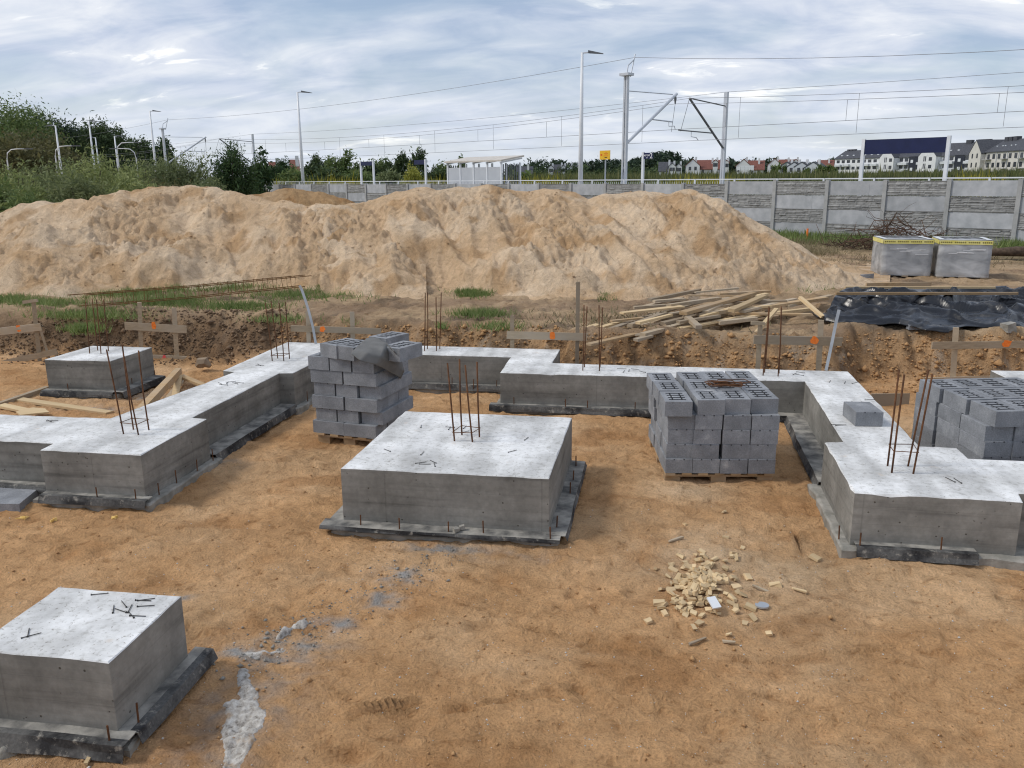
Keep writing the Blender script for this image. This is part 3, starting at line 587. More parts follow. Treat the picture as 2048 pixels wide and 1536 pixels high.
# ================================================================ CONCRETE BLOCKS
BL, BW, BH = .38, .25, .14
def block_mesh(name, slotted, L=BL, Wd=BW):
    m = MB(); L -= .004; Wd -= .004; H = BH-.002; hx, hy = L/2, Wd/2; e = .004
    if not slotted:
        m.add([(-hx, -hy, 0), (hx, -hy, 0), (hx, hy, 0), (-hx, hy, 0), (-hx, -hy, H-e), (hx, -hy, H-e), (hx, hy, H-e), (-hx, hy, H-e), (-hx+e, -hy+e, H), (hx-e, -hy+e, H), (hx-e, hy-e, H), (-hx+e, hy-e, H)],
              [(3, 2, 1, 0), (0, 1, 5, 4), (1, 2, 6, 5), (2, 3, 7, 6), (3, 0, 4, 7), (4, 5, 9, 8), (5, 6, 10, 9), (6, 7, 11, 10), (7, 4, 8, 11), (8, 9, 10, 11)])
        for sx in (-1, 1):                                 # little drip notches in the end face
            for y in (-.045, .045): m.box((sx*(hx+.0005), y, H-.006), (.002, .012, .012), m=1)
    else:
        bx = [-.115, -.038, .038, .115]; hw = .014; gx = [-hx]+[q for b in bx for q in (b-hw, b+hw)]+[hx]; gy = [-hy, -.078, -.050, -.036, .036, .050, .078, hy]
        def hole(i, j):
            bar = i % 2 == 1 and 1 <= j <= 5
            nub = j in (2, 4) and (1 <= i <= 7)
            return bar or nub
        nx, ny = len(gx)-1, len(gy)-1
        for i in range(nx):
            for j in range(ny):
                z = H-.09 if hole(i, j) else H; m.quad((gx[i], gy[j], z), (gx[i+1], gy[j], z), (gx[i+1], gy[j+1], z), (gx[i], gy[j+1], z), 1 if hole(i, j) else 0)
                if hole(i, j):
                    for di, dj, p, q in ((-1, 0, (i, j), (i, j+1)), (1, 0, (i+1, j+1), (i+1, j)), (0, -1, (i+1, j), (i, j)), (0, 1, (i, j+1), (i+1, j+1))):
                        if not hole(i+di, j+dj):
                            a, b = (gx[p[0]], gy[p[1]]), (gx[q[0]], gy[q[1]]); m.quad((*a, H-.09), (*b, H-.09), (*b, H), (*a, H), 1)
        m.add([(-hx, -hy, 0), (hx, -hy, 0), (hx, hy, 0), (-hx, hy, 0), (-hx, -hy, H), (hx, -hy, H), (hx, hy, H), (-hx, hy, H)], [(3, 2, 1, 0), (0, 1, 5, 4), (1, 2, 6, 5), (2, 3, 7, 6), (3, 0, 4, 7)])
    return m.mesh(name, [M_BLOCK, M_SLOT])
ME_PLAIN = block_mesh('concrete_block', False); ME_SLOT = block_mesh('slotted_concrete_block', True)
ORD = ['first', 'second', 'third', 'fourth', 'fifth', 'sixth', 'seventh']
def put_block(P, ang, slotted, label, group, tilt=0.0, flip=False):
    o = link('concrete_block', ME_SLOT if slotted else ME_PLAIN, None, tuple(P), (tilt, math.pi if flip else 0, ang)); return tag(o, label, 'block', group)
def pallet(label, O, ang, L, Wd, top, boards_along='x', n=7, group='wooden pallets'):
    """deck boards run across; O front-left corner on the ground, top the deck level"""
    t = thing('wooden_pallet', label, 'pallet', (O[0], O[1], top-.144), group); R = rotz(ang); P = lambda x, y, z: V((O[0], O[1], 0))+R@V((x, y, 0))+V((0, 0, z))
    for k in range(n):
        w = L/n*.62; x = w/2+(L-w)*k/(n-1); MB().box(P(x, Wd/2, top-.011), (w, Wd+.03, .022), R, 0, .002).build('deck_board', M_WOOD, t)
    for y in (.06, Wd/2, Wd-.06):
        MB().box(P(L/2, y, top-.0335), (L, .095, .022), R).build('stringer_board', M_WOOD, t)
        for x in (.07, L/2, L-.07): MB().box(P(x, y, top-.085), (.14, .095, .08), R, 0, .002).build('support_block', M_WOOD, t)
        MB().box(P(L/2, y, top-.136), (L, .095, .02), R).build('bottom_board', M_WOOD, t)
    return t
# middle stack: four columns of blocks end-on, three deep, five high
angR = rad(8.5); OR = V((.095, 7.40)); zt = .10; RR = rotz(angR)
pallet('pale wooden pallet under the block stack with rusty wire on top', OR+(RR@V((.01, .02, 0)))[:2], angR, .99, 1.14, zt, n=7)
colj = [[.0, .0, .0, .0], [.012, -.012, .014, .004], [.016, .0, .012, .012], [.012, .0, .008, .014], [-.03, .016, .008, .01]]
coly = [[.0, .0, .0, .0], [.02, .0, .0, .0], [.02, .01, .0, .0], [.02, .0, .0, .0], [-.055, .0, .035, .06]]
COLN = ['left end column', 'second column', 'third column', 'right end column']; ROWN = ['bottom layer', 'second layer', 'third layer', 'fourth layer', 'top layer']; DEPN = ['front', 'middle', 'back']
for r in range(5):
    for cI in range(4):
        for d in range(3):
            if 0 < cI < 3 and d == 1 and r < 4: continue
            p = V((OR[0], OR[1], 0))+RR@V((.125+.252*cI+colj[r][cI]+(.0 if d == 0 else random.uniform(-.008, .008))-(.025 if (cI == 0 and d == 2 and r > 1) else 0), .19+.384*d+coly[r][cI]*(1 if d == 0 else .6)+random.uniform(-.006, .006), 0))
            put_block((p[0], p[1], zt+BH*r), angR+math.pi/2+rad(random.uniform(-1.3, 1.3)), r == 4, 'grey block, %s of %s, %s, in the stack topped with rusty wire' % (DEPN[d], COLN[cI], ROWN[r]), 'blocks of the middle stack')
# left stack: courses of two long and three short faces turn about
angL = rad(-9); OL = V((-3.60, 8.02)); zl = .125; RL = rotz(angL)
pallet('wooden pallet on block feet under the stack with the grey cloth', OL+(RL@V((.02, .02, 0)))[:2], angL, .76, .80, zl, n=5)
def lp(x, y, z): q = V((OL[0], OL[1], 0))+RL@V((x, y, 0)); return (q[0], q[1], z)
sh = [(-.02, 0), (.018, .02), (-.005, .0), (.02, .015), (.0, .0), (-.02, -.01)]
for r in range(6):
    dx, dy = sh[r]; top = r == 5; z = zl+BH*r; rn = ['bottom', 'second', 'third', 'fourth', 'fifth', 'sixth'][r]
    if r % 2 == 0:
        for i in range(2):
            for j in range(3):
                if j == 1 and r < 4 and i == 0: continue
                jx = random.uniform(-.006, .006)
                put_block(lp(.19+.386*i+dx+jx, .125+.254*j+dy+random.uniform(-.006, .006), z), angL+rad(random.uniform(-.8, .8)), False, 'grey block, %s end, %s row from the front, %s layer under the grey cloth' % (['left', 'right'][i], ORD[j], rn), 'blocks of the cloth-topped stack')
    else:
        for i in range(3):
            for j in range(2):
                jx = (.012*i)+random.uniform(-.005, .005)
                inn = .03 if (i == 2 and j == 0 and r in (1, 3)) else 0
                put_block(lp(.125+.252*i+dx+jx, .19+.386*j+dy+inn, z), angL+math.pi/2+rad(random.uniform(-.8, .8)), top, 'grey block, %s from the left, %s row, %s layer under the grey cloth' % (ORD[i], ['front', 'rear'][j], rn), 'blocks of the cloth-topped stack')
zt7 = zl+BH*6
for k, (px, py, dz, lab) in enumerate([(663, 690, 0, 'grey slotted block lying leftmost on top of the cloth-topped stack'), (695, 694, 0, 'grey slotted block under the upper edge of the grey cloth'), (785, 696, 0, 'grey slotted block at the right end on top of the cloth-topped stack')]):
    F0 = at(px, py, zt7+BH); q = V((F0[0], F0[1], 0))+RL@V((0, .20, 0)); put_block((q[0], q[1], zt7), angL+math.pi/2+rad([-17, -14, -12][k]), True, lab, 'blocks of the cloth-topped stack')
F0 = at(735, 678, zt7+BH); q = V((F0[0], F0[1], 0))+RL@V((.10, .30, 0)); put_block((q[0], q[1], zt7), angL+math.pi/2-.25, True, 'grey slotted block standing highest behind the cloth', 'blocks of the cloth-topped stack')
# right stack, cut by the frame
angE = rad(12.5); OE = V((2.79, 7.43)); ze = .11; RE = rotz(angE)
pallet('wooden pallet under the block stack beyond the right footing', OE, angE, 1.0, 1.14, ze, n=7)
for r in range(5):
    for cI in range(4):
        for d in range(3):
            if cI in (1, 2) and d == 1 and r < 4: continue
            off = (.035 if r == 4 else (-.01 if r == 3 else 0))*(1 if cI == 0 else .3)
            p = V((OE[0], OE[1], 0))+RE@V((.125+.253*cI+(.02*(2-d) if r == 4 else .012*(d == 1)), .19+.40*d-off+random.uniform(-.006, .006), 0))
            put_block((p[0], p[1], ze+BH*r), angE+math.pi/2+rad(random.uniform(-1, 1)), r == 4, 'grey block, %s of %s, %s, in the stack cut by the frame' % (DEPN[d], COLN[cI], ROWN[r]), 'blocks of the edge stack')
# single block upside down on the right beam
bq = at(1732, 852, HT); bq = bq+V((.0, .17, 0)); put_block((bq[0], bq[1], HT+.0035), math.pi/2+rad(6), False, 'single grey block lying alone on the receding foundation beam', None)

# ================================================================ CLOTH, WIRE, SMALL THINGS ON THE STACKS
def sheet(name, net, nu, nv, mat, label, cat, noise=.01, nsc=6.0, thick=.004, seed=0, lin=False):
    """net: rows of control points; smooth sheet through them"""
    A = np.array(net, float); r, cN = A.shape[:2]
    def cr(P, t):                                        # Catmull-Rom along axis 0
        n = len(P); i = min(int(t*(n-1)), n-2); f = t*(n-1)-i; p = [P[max(i-1, 0)], P[i], P[i+1], P[min(i+2, n-1)]]
        if lin: return p[1]*(1-f)+p[2]*f
        return .5*((2*p[1])+(-p[0]+p[2])*f+(2*p[0]-5*p[1]+4*p[2]-p[3])*f*f+(-p[0]+3*p[1]-3*p[2]+p[3])*f**3)
    vs = []
    for a in range(nv+1):
        row = cr(A, a/nv)
        for b in range(nu+1): vs.append(cr(row, b/nu))
    vs = np.array(vs); vs[:, 2] += noise*fbm(vs[:, 0]*nsc, vs[:, 1]*nsc+vs[:, 2]*nsc, 3, seed)
    me = npmesh(name, vs, gridfaces(nu+1, nv+1), mat, True); o = link(name, me); md = o.modifiers.new('thickness', 'SOLIDIFY'); md.thickness = thick
    return tag(o, label, cat)
M_DIRTS = simple('earth_stone', (.22, .16, .11), (.30, .23, .16), 8, .95, .5, 30, 'pos')
M_CLOTH = simple('grey_fleece', (.135, .134, .128), (.17, .168, .162), 8, .95, .3, 200, 'pos')
A_ = lambda px, py, z: at(px, py, z)
def _rf(px, py, off=.03):                                # point seen there on the right face of that stack
    n = RL@V((1, 0, 0)); O = V(lp(.775+off, 0, 0)); r = ray(px, py); C = V((0, 0, HC)); return C+r*(((O-C)@n)/(r@n))
sheet('fleece_cloth', [[A_(733, 677, 1.115), A_(750, 676, 1.118), A_(772, 685, 1.118), A_(789, 703, 1.112)],
                       [A_(722, 687, 1.115), A_(745, 689, 1.118), A_(769, 698, 1.112), _rf(803, 724)],
                       [A_(711, 697, 1.115), A_(735, 706, 1.10), A_(764, 714, 1.05), _rf(808, 742)],
                       [A_(701, 708, 1.09), A_(719, 721, 1.04), A_(752, 728, .985), _rf(801, 757)]], 26, 22, M_CLOTH, 'grey fleece cloth draped over the corner of the block stack', 'cloth', .010, 6, .006, lin=True)
wb = thing('stirrup_bundle', 'tangle of rusty wire stirrups lying on the slotted blocks', 'wire', tuple(at(1455, 768, .805)))
for k in range(9):
    C = at(1452+random.uniform(-14, 14), 767+random.uniform(-4, 4), .803+k*.007); a = random.uniform(-.5, .5)+angR; w, h = .19, .14; R = rotz(a)
    q = [C+R@V((sx*w*random.uniform(.8, 1.1), sy*h*random.uniform(.7, 1.1), random.uniform(0, .012))) for sx, sy in ((-.8, -.5), (.8, -.5), (.8, .5), (-.8, .5))]
    MB().tube(q+[q[0]], .0045, 5).build('stirrup', M_RUST, wb)

# ================================================================ SET-OUT BOARDS ROUND THE PIT
def plank(name, a, b, w, t, mat=M_WOOD, parent=None, up=(0, 0, 1), jit=.003):
    return MB().beam(a, b, w, t, up, 0, jit).build(name, mat, parent, base=None if parent is not None else (V(a)+V(b))/2)
def batter(label, P, boards, stakes, paint=(), mat=M_WOODG):
    t = thing('batter_board', label, 'batter board', tuple(P), 'painted set-out boards round the pit')
    view = V((-P[0], -P[1], 0)); view /= np.linalg.norm(view)
    for (x0, y0, x1, y1, hpx) in boards:
        a, b = upr(x0, y0, P), upr(x1, y1, P); hh = np.linalg.norm(upr(x0, y0+hpx, P)-a); bo = MB().beam(a+view*.035, b+view*.035, .024, hh, (0, 0, 1), 0, .003).build('board', mat, t)
        for (px, py, rw, rh, mt) in paint:
            if min(x0, x1)-2 < px < max(x0, x1)+2 and abs(py-(y0+(y1-y0)*(px-x0)/(x1-x0))) < hpx:
                c = upr(px, py, P)+view*.050; d, s, u = frame(b-a); sc = np.linalg.norm(P[:2])/FPX; m = MB(); n = 12; rw_, rh_ = rw*sc, min(rh*sc, hh/2-.002)
                rr = [random.uniform(.7, 1.15) for _ in range(n)]
                m.add([c]+[c+d*rw_*rr[k]*math.cos(6.283*k/n)+u*max(-1, min(1, 1.25*rr[k]*math.sin(6.283*k/n)))*rh_ for k in range(n)], [(0, 1+k, 1+(k+1) % n) for k in range(n)]); m.build('paint_mark', mt, bo)
    for (x0, y0, x1, y1, w) in stakes:
        a = upr(x0, y0, P); b = upr(x1, y1, P); g = ground(a[0], a[1]); a = a+V((0, 0, min(0, g-.1-a[2])))
        MB().beam(a, b, w, .03, view, 0, .003).build('stake', mat, t)
O_, R_ = M_PAINT, M_PAINTR
batter('two-tier set-out board at the frame edge with a bent top stake', on_ground(80, 722, .1), [(-40, 667, 82, 653, 14), (-40, 736, 114, 702, 11), (46, 604, 75, 600, 6)], [(79, 722, 67, 602, .06), (100, 708, 80, 655, .035)], [(37, 656, 6, 6, O_), (29, 721, 5, 7, R_)])
batter('set-out board with two upright stakes behind the lone pad footing', at(352, 719, .05), [(250, 651, 373, 658, 15), (303, 717, 388, 721, 17)], [(280, 700, 279, 605, .06), (354, 722, 348, 616, .065)], [(307.5, 650, 4, 7, O_), (329, 716, 4, 7, R_)])
batter('low set-out board with an orange mark behind the cloth-topped stack', at(650, 687, .49)+V((0, .10, 0)), [(582, 656, 762, 662, 12)], [(615, 686, 615, 622, .06), (704, 690, 704, 624, .065)], [(644.5, 657, 6, 8, O_)])
batter('set-out board with one very tall stake and a round orange mark', at(1100, 698, .49)+V((0, .10, 0)), [(1014, 669, 1174, 673, 15)], [(1025, 702, 1024, 631, .055), (1154, 730, 1156, 564, .055)], [(1105, 670, 6, 8, O_)])
batter('set-out board beside the leaning grey strip near the timber pile', at(1580, 738, .47)+V((0, .12, 0)), [(1508, 678, 1684, 682, 17), (1502, 645, 1530, 646, 6)], [(1516, 745, 1521, 645, .055), (1639, 742, 1642, 640, .065)], [(1629, 679, 8, 9, O_)])
batter('set-out board cut by the frame edge behind the slotted block stack', at(1910, 762, .05), [(1864, 690, 2120, 687, 14), (1846, 759, 1978, 755, 9)], [(1907, 758, 1912, 655, .07)], [(2013.5, 686, 9, 8, O_)])
# galvanised earthing strips
def strip(label, pts, P):
    q = [upr(px, py, P) for px, py in pts]; m = MB()
    for a, b in zip(q[:-1], q[1:]): m.beam(a, b+(b-a)*.02, .035, .006, (-P[0], -P[1], 0))
    tag(m.build('earthing_strip', M_GALV, base=q[0]), label, 'metal strip', 'grey metal earthing strips')
strip('bent grey metal strip rising behind the cloth-topped block stack', [(632, 690), (626, 655), (617, 620), (608, 592), (603, 578), (599, 571)], at(632, 690, .47))
strip('straight grey metal strip leaning out of the foundation corner', [(1652, 741), (1663, 690), (1672, 645), (1678, 620)], at(1652, 741, HT))

# ================================================================ LOOSE BOARDS
def pzp(px, py, z): return at(px, py, z)
PB = [(110, 597, 800, 440, .62, 7, 0), (485, 560, 610, 527, .64, 7, 1), (500, 522, 870, 432, .66, 6, 1), (540, 520, 960, 408, .68, 8, 1), (757, 492, 990, 445, .64, 7, 2), (840, 468, 1340, 372, .70, 7, 2), (985, 455, 1345, 388, .67, 8, 2),
      (1145, 440, 1610, 368, .66, 8, 0), (285, 472, 560, 372, .66, 6, 1), (440, 445, 720, 348, .70, 7, 1), (520, 442, 900, 352, .68, 6, 1), (575, 450, 1000, 356, .71, 7, 0), (205, 462, 335, 426, .64, 7, 2), (40, 490, 187, 442, .64, 8, 2), (290, 410, 545, 382, .70, 5, 0),
      (372, 345, 860, 292, .76, 9, 2), (470, 300, 810, 276, .74, 7, 1), (630, 250, 875, 232, .74, 6, 1), (750, 285, 1155, 226, .80, 8, 1), (865, 345, 1425, 190, .84, 9, 0), (885, 365, 990, 458, .78, 6, 1), (900, 200, 1440, 212, .78, 5, 0), (960, 180, 1305, 146, .86, 4, 1),
      (1040, 335, 1200, 258, .80, 7, 1), (1250, 325, 1515, 208, .84, 8, 2), (980, 358, 1245, 326, .76, 6, 1), (1150, 346, 1885, 356, .74, 5, 0), (1330, 332, 1755, 232, .78, 8, 1), (1400, 315, 2005, 226, .76, 9, 0), (1600, 345, 1885, 312, .68, 7, 2),
      (1690, 290, 2045, 206, .74, 8, 1), (1050, 245, 1560, 240, .74, 6, 1), (1150, 196, 1550, 172, .72, 5, 0), (700, 430, 995, 362, .73, 6, 1), (1220, 268, 1690, 252, .78, 6, 1), (1180, 420, 1500, 340, .70, 6, 0), (660, 395, 1100, 300, .74, 7, 1)]
MT = [M_WOOD, M_WOODG, M_WOODP]; TN = ['brown', 'grey weathered', 'pale']
_pr = random.Random(5)
for _k in range(16):                                  # more of the same tangle
    _x, _y = _pr.uniform(450, 1350), _pr.uniform(230, 430); _l = _pr.uniform(260, 520); PB.append((_x, _y, _x+_l, _y-_l*_pr.uniform(.08, .30), _pr.uniform(.66, .80), _pr.choice((5, 6, 7, 8)), _pr.choice((0, 1, 1, 2))))
PB.sort(key=lambda q: -(q[1]+q[3])); _cnt = {}
def nth(n): return str(n)+('th' if 10 <= n % 100 <= 20 else {1: 'st', 2: 'nd', 3: 'rd'}.get(n % 10, 'th'))
for k, (x0, y0, x1, y1, z, w, mi) in enumerate(PB):
    a, b = at(x0/4+1150, y0/4+540, z), at(x1/4+1150, y1/4+540, z+random.uniform(-.01, .03)); wd = [.05, .055, .07, .085, .09, .10, .12, .12][min(7, w-3)]; th = random.choice([.025, .028, .035, .05])
    sec = 'left end' if (x0+x1)/2 < 750 else ('middle' if (x0+x1)/2 < 1300 else 'right end'); _cnt[sec] = _cnt.get(sec, 0)+1; ln = 'long' if abs(x1-x0) > 420 else ('short' if abs(x1-x0) < 200 else 'medium-length')
    tag(plank('timber_board', a, b, wd, th, MT[mi], jit=.004), '%s %s board, %s from the front at the %s of the timber pile' % (ln, TN[mi], nth(_cnt[sec]), sec), 'board', 'boards of the timber pile')
tag(plank('timber_batten', at(1510, 668, .63), at(1553, 618, .86), .06, .03, M_WOODP), 'pale batten leaning steeply against the timber pile', 'board', None)
tag(plank('timber_batten', at(1600, 595, .92), at(1646, 634, .70), .06, .04, M_WOODP), 'pale batten slanting down beside the corner of the black sheet', 'board', None)
for (x0, y0, x1, y1, z0, z1, w, t, mt, lab) in [
        (38, 799, 219, 826, .03, .03, .11, .03, M_WOODP, 'long pale board lying flat in front of the lone pad footing'), (2, 811, 50, 821, .05, .02, .12, .03, M_WOODP, 'short pale board end under the plywood scrap at the frame edge'),
        (-20, 815, 95, 776, .04, .05, .06, .05, M_WOODG, 'dark thin pole lying beside the lone pad footing'), (276, 829, 357, 742, .45, .16, .085, .085, M_WOOD, 'thick bark-stained post leaning across to the foundation beam'),
        (350, 797, 358, 752, .03, .14, .09, .03, M_WOODP, 'short pale board standing on edge under the leaning post'), (336, 797, 367, 757, .02, .10, .08, .03, M_WOODG, 'short grey board under the crossed timbers'),
        (362, 752, 410, 772, .14, .05, .09, .03, M_WOOD, 'brown board sloping away from the crossed timbers'), (1741, 800, 1818, 799, .08, .08, .02, .16, M_WOODG, 'brown formwork board standing on edge beyond the single block'), (1690, 575, 1990, 575, 1.00, 1.00, .05, .035, M_WOODP, 'long straight pale batten along the crest of the black sheet'),
        (1672, 587, 2035, 587, 1.0, 1.0, .06, .04, M_WOOD, 'long brownish batten lying on the front of the black sheet'), (1732, 573, 1861, 571, .82, .80, .05, .13, M_WOOD, 'thick rough plank end showing behind the black sheet'), (1744, 562, 1800, 568, .66, .66, .06, .02, M_WOODG, 'narrow grey lath on the sand by the wrapped pallets')]:
    tag(plank('timber_board', at(x0, y0, z0), at(x1, y1, z1), w, t, mt), lab, 'board')
tag(MB().prism([tuple(at(px, py, .06)[:2]) for px, py in ((32, 823), (50, 818), (66, 815), (90, 817), (98, 824), (40, 830))], .045, .062).build('plywood_scrap', M_WOODP, base=tuple(at(60, 822, .05))), 'torn pale plywood scrap lying on the boards behind the left beam', 'plywood')

# ================================================================ BLACK SHEET
def _tarpmat():
    g = NG('black_polythene'); p = g.pos('pos'); n = g.noise(p, 3.5, 6, .6, .6); dust = g.ramp(g.noise(p, 5, 7, .65), (.58, 0.0), (.75, .35))
    return g.fin(g.mix(dust, (.006, .007, .010), (.28, .25, .20)), g.ramp(n, (.3, .22), (.7, .36)), g.bump(g.noise(p, 6, 3, .5, 1.0), .25, .03), .6)
M_TARP = _tarpmat()
_fe = np.array([at(px, py, .62)[:2] for px, py in ((1622, 632), (1650, 648), (1690, 652), (1740, 655), (1800, 657), (1850, 667), (1895, 669), (1930, 660), (2010, 663), (2060, 656), (2200, 660), (2400, 665))])
_re = np.array([at(px, py, .90)[:2] for px, py in ((1655, 606), (1672, 594), (1700, 588), (1735, 588), (1800, 588), (1850, 588), (1900, 587), (1950, 587), (2010, 586), (2060, 586), (2200, 588), (2400, 590))])
def _tarp():
    nu, nv = 260, 90; vs = np.zeros((nv+1, nu+1, 3)); ti = np.linspace(0, 11, nu+1); F = np.stack([np.interp(ti, range(12), _fe[:, k]) for k in (0, 1)], 1); R = np.stack([np.interp(ti, range(12), _re[:, k]) for k in (0, 1)], 1)
    for a in range(nv+1):
        v = a/nv*1.35; q = F+(R-F)*v; vs[a, :, 0], vs[a, :, 1] = q[:, 0], q[:, 1]
        prof = np.interp(v, [0, .05, .25, .6, .95, 1.1, 1.35], [0, .05, .13, .23, .31, .28, .05]); vs[a, :, 2] = .63+prof*np.interp(ti, [0, 1, 2], [.3, .8, 1])
    x, y = vs[..., 0], vs[..., 1]; m = np.linspace(0, 1, nv+1)[:, None]; env = np.sin(np.clip(m*1.05, 0, 1)*np.pi)**.5
    wx, wy = fbm(x*1.3, y*1.3, 2, 401), fbm(x*1.3, y*1.3, 2, 402)
    fold = 1.6*np.clip(1-np.abs(pn(x*.9+y*1.1+wx*.5, y*1.6-x*.5+wy*.6, 403))*3.0, 0, 1)**1.4; fold2 = 1.5*np.clip(1-np.abs(pn(x*2.4+y*1.5+wy*.8, y*3.0+wx*.8, 404))*3.6, 0, 1)**1.2
    vs[..., 2] += env*(.10*np.clip(fold, -.3, 1)**1+.04*np.clip(fold2, -.2, 1)-.03)
    edge = np.clip(1-m/.10, 0, 1); vs[..., 2] += .035*edge*(1+pn(x*3, y*3, 405)); vs[..., 1] += edge*.10*fbm(x*2.2, y*0, 2, 406)
    g = np.array([ground(a, b) for a, b in vs.reshape(-1, 3)[:, :2]]).reshape(nv+1, nu+1); vs[..., 2] = np.maximum(vs[..., 2], g+.008)
    return npmesh('black_sheet', vs.reshape(-1, 3), gridfaces(nu+1, nv+1), M_TARP, True)
o = link('black_sheet', _tarp()); o.modifiers.new('thickness', 'SOLIDIFY').thickness = .004
tag(o, 'crumpled glossy black plastic sheet weighed down with battens beside the timber pile', 'tarpaulin')
tag(MB().box(at(1833, 651, .68)+V((0, 0, -.02)), (.24, .12, .07), rotz(.1)).build('half_block', M_BLOCK, base=tuple(at(1833, 651, .66))), 'small grey block weighing down the edge of the black sheet', 'block')
tag(MB().box(at(2016, 655, .70), (.16, .12, .13), rotz(.5), 0, .015).build('rough_stone', M_LEAN, base=tuple(at(2016, 660, .64))), 'grey rubble stone on the lower edge of the black sheet', 'stone')

# ================================================================ WRAPPED PALLETS
def _film():
    g = NG('stretch_film'); p = g.pos('pos'); n = g.noise(g.map(p, (1, 1, 2)), 2.2, 4, .5, .4); g.fin(g.ramp(n, (.3, (.46, .48, .50)), (.7, (.64, .655, .67))), .3, g.bump(n, .15, .02), .5)
    t = g.n('ShaderNodeBsdfTransparent'); mx = g.n('ShaderNodeMixShader'); g.l(g.ramp(n, (.35, .40), (.65, .82)), mx.inputs[0]); g.l(t.outputs[0], mx.inputs[1]); g.l(g.b.outputs[0], mx.inputs[2]); g.l(mx.outputs[0], g.out.inputs[0]); return g.mat
M_FILM = _film(); M_BAND = simple('yellow_print_film', (.70, .62, .14), (.78, .72, .30), 9, .4, 0, 40, 'pos', .5); M_BANDT = simple('dark_band_print', (.16, .13, .03))
M_WHITEF = simple('white_film_fold', (.66, .67, .68), (.78, .79, .80), 9, .4, .3, 30, 'pos', .5)
def wrapped(label, fl, fr, ang_fix):
    A, B = at(*fl, .64), at(*fr, .64); ang = math.atan2(B[1]-A[1], B[0]-A[0])+ang_fix; R = rotz(ang); g = ground(A[0], A[1])-.01; t = thing('wrapped_pallet', label, 'wrapped pallet', (A[0], A[1], g), 'film-wrapped pallets of blocks'); L = np.linalg.norm(B-A); D = 1.0; hz = .70
    P = lambda x, y, z: V((A[0], A[1], g))+R@V((x, y, z))
    for k in range(7): MB().box(P(L*(k+.5)/7, D/2, .117), (L/7*.6, D, .022), R).build('deck_board', M_WOODG, t)
    for y in (.06, D/2, D-.06):
        MB().box(P(L/2, y, .094), (L, .09, .022), R).build('stringer_board', M_WOODG, t)
        for x in (.07, L/2, L-.07): MB().box(P(x, y, .05), (.13, .09, .066), R).build('support_block', M_WOODG, t)
    nb = 4; bw = L/nb; me = None
    for r in range(5):
        for c in range(nb):
            for d in range(3):
                if 0 < c < nb-1 and d == 1 and r < 4: continue
                q = P(bw*(c+.5), D*(d+.5)/3, .13+.14*r)
                o = link('block', ME_SLOT if r == 4 else ME_PLAIN, t, tuple(q-WL[t.name]), (0, 0, ang+math.pi/2)); o.scale = (D/3/BL*.985, bw/BW*.985, 1)
    e = .012; m = MB(); z0, z1 = .05, .13+hz+.008; nseg = 40; ring = []
    for k in range(nseg):
        s = k/nseg*4; side = int(s); f = s-side; c = [(-e, -e), (L+e, -e), (L+e, D+e), (-e, D+e)]; a, b = c[side], c[(side+1) % 4]; ring.append((a[0]+(b[0]-a[0])*f, a[1]+(b[1]-a[1])*f))
    nz = 12; vs = [P(x+.006*pn(k*.9, z*6., 7), y+.006*pn(k*.7, z*5., 8), z0+(z1-z0)*z/nz) for z in range(nz+1) for k, (x, y) in enumerate(ring)]
    m.add(vs, [(z*nseg+k, z*nseg+(k+1) % nseg, (z+1)*nseg+(k+1) % nseg, (z+1)*nseg+k) for z in range(nz) for k in range(nseg)]); fm = m.build('stretch_film', M_FILM, t, True)
    bd = MB()
    for (a, b) in (((-e, -e), (L+e, -e)), ((-e, D+e), (-e, -e)), ((L+e, -e), (L+e, D+e))):
        n = V((b[1]-a[1], a[0]-b[0])); n = n/np.linalg.norm(n)*.010; aa, bb = V(a)+n, V(b)+n
        bd.quad(P(*aa, z1-.10), P(*bb, z1-.10), P(*bb, z1-.015), P(*aa, z1-.015))
    bo = bd.build('yellow_band', M_BAND, fm); pr = MB()
    for k in range(26):
        x = L*(k+.5)/26; 
        if k % 7 == 6: continue
        pr.box(P(x, -e-.0125, z1-.055), (L/26*.62, .001, .028), R)
    pr.build('band_print', M_BANDT, fm)
    wf = MB()
    for (x0, x1, y0, y1) in ((-e, L+e, -e, .10), (-e, L+e, D-.10, D+e), (-e, .09, .10, D-.10), (L-.09, L+e, .10, D-.10)): wf.add([P(x0, y0, z1+.004), P(x1, y0, z1+.004), P(x1, y1, z1+.003), P(x0, y1, z1+.003)], [(0, 1, 2, 3)])
    for k in range(7):
        x = random.uniform(.1, L-.25); z = z1-.20-.03*k*random.random(); wf.box(P(x+.1, -e-.009, z), (random.uniform(.12, .3), .002, random.uniform(.006, .012)), R)
    wf.build('film_fold', M_WHITEF, fm); return t
wrapped('film-wrapped pallet of blocks nearer the sand heap and brushwood', (1762, 552), (1860, 554), .06)
wrapped('film-wrapped pallet of blocks farther from the sand heap', (1873, 555), (1976, 558), .03)
sb = at(1734, 556, .68); tag(MB().box(sb, (.27, .02, .16), rotz(.15), 0, .02).build('dark_slab', M_BLOCK, base=tuple(sb)), 'dark grey slab leaning at the toe of the sand heap', 'slab')

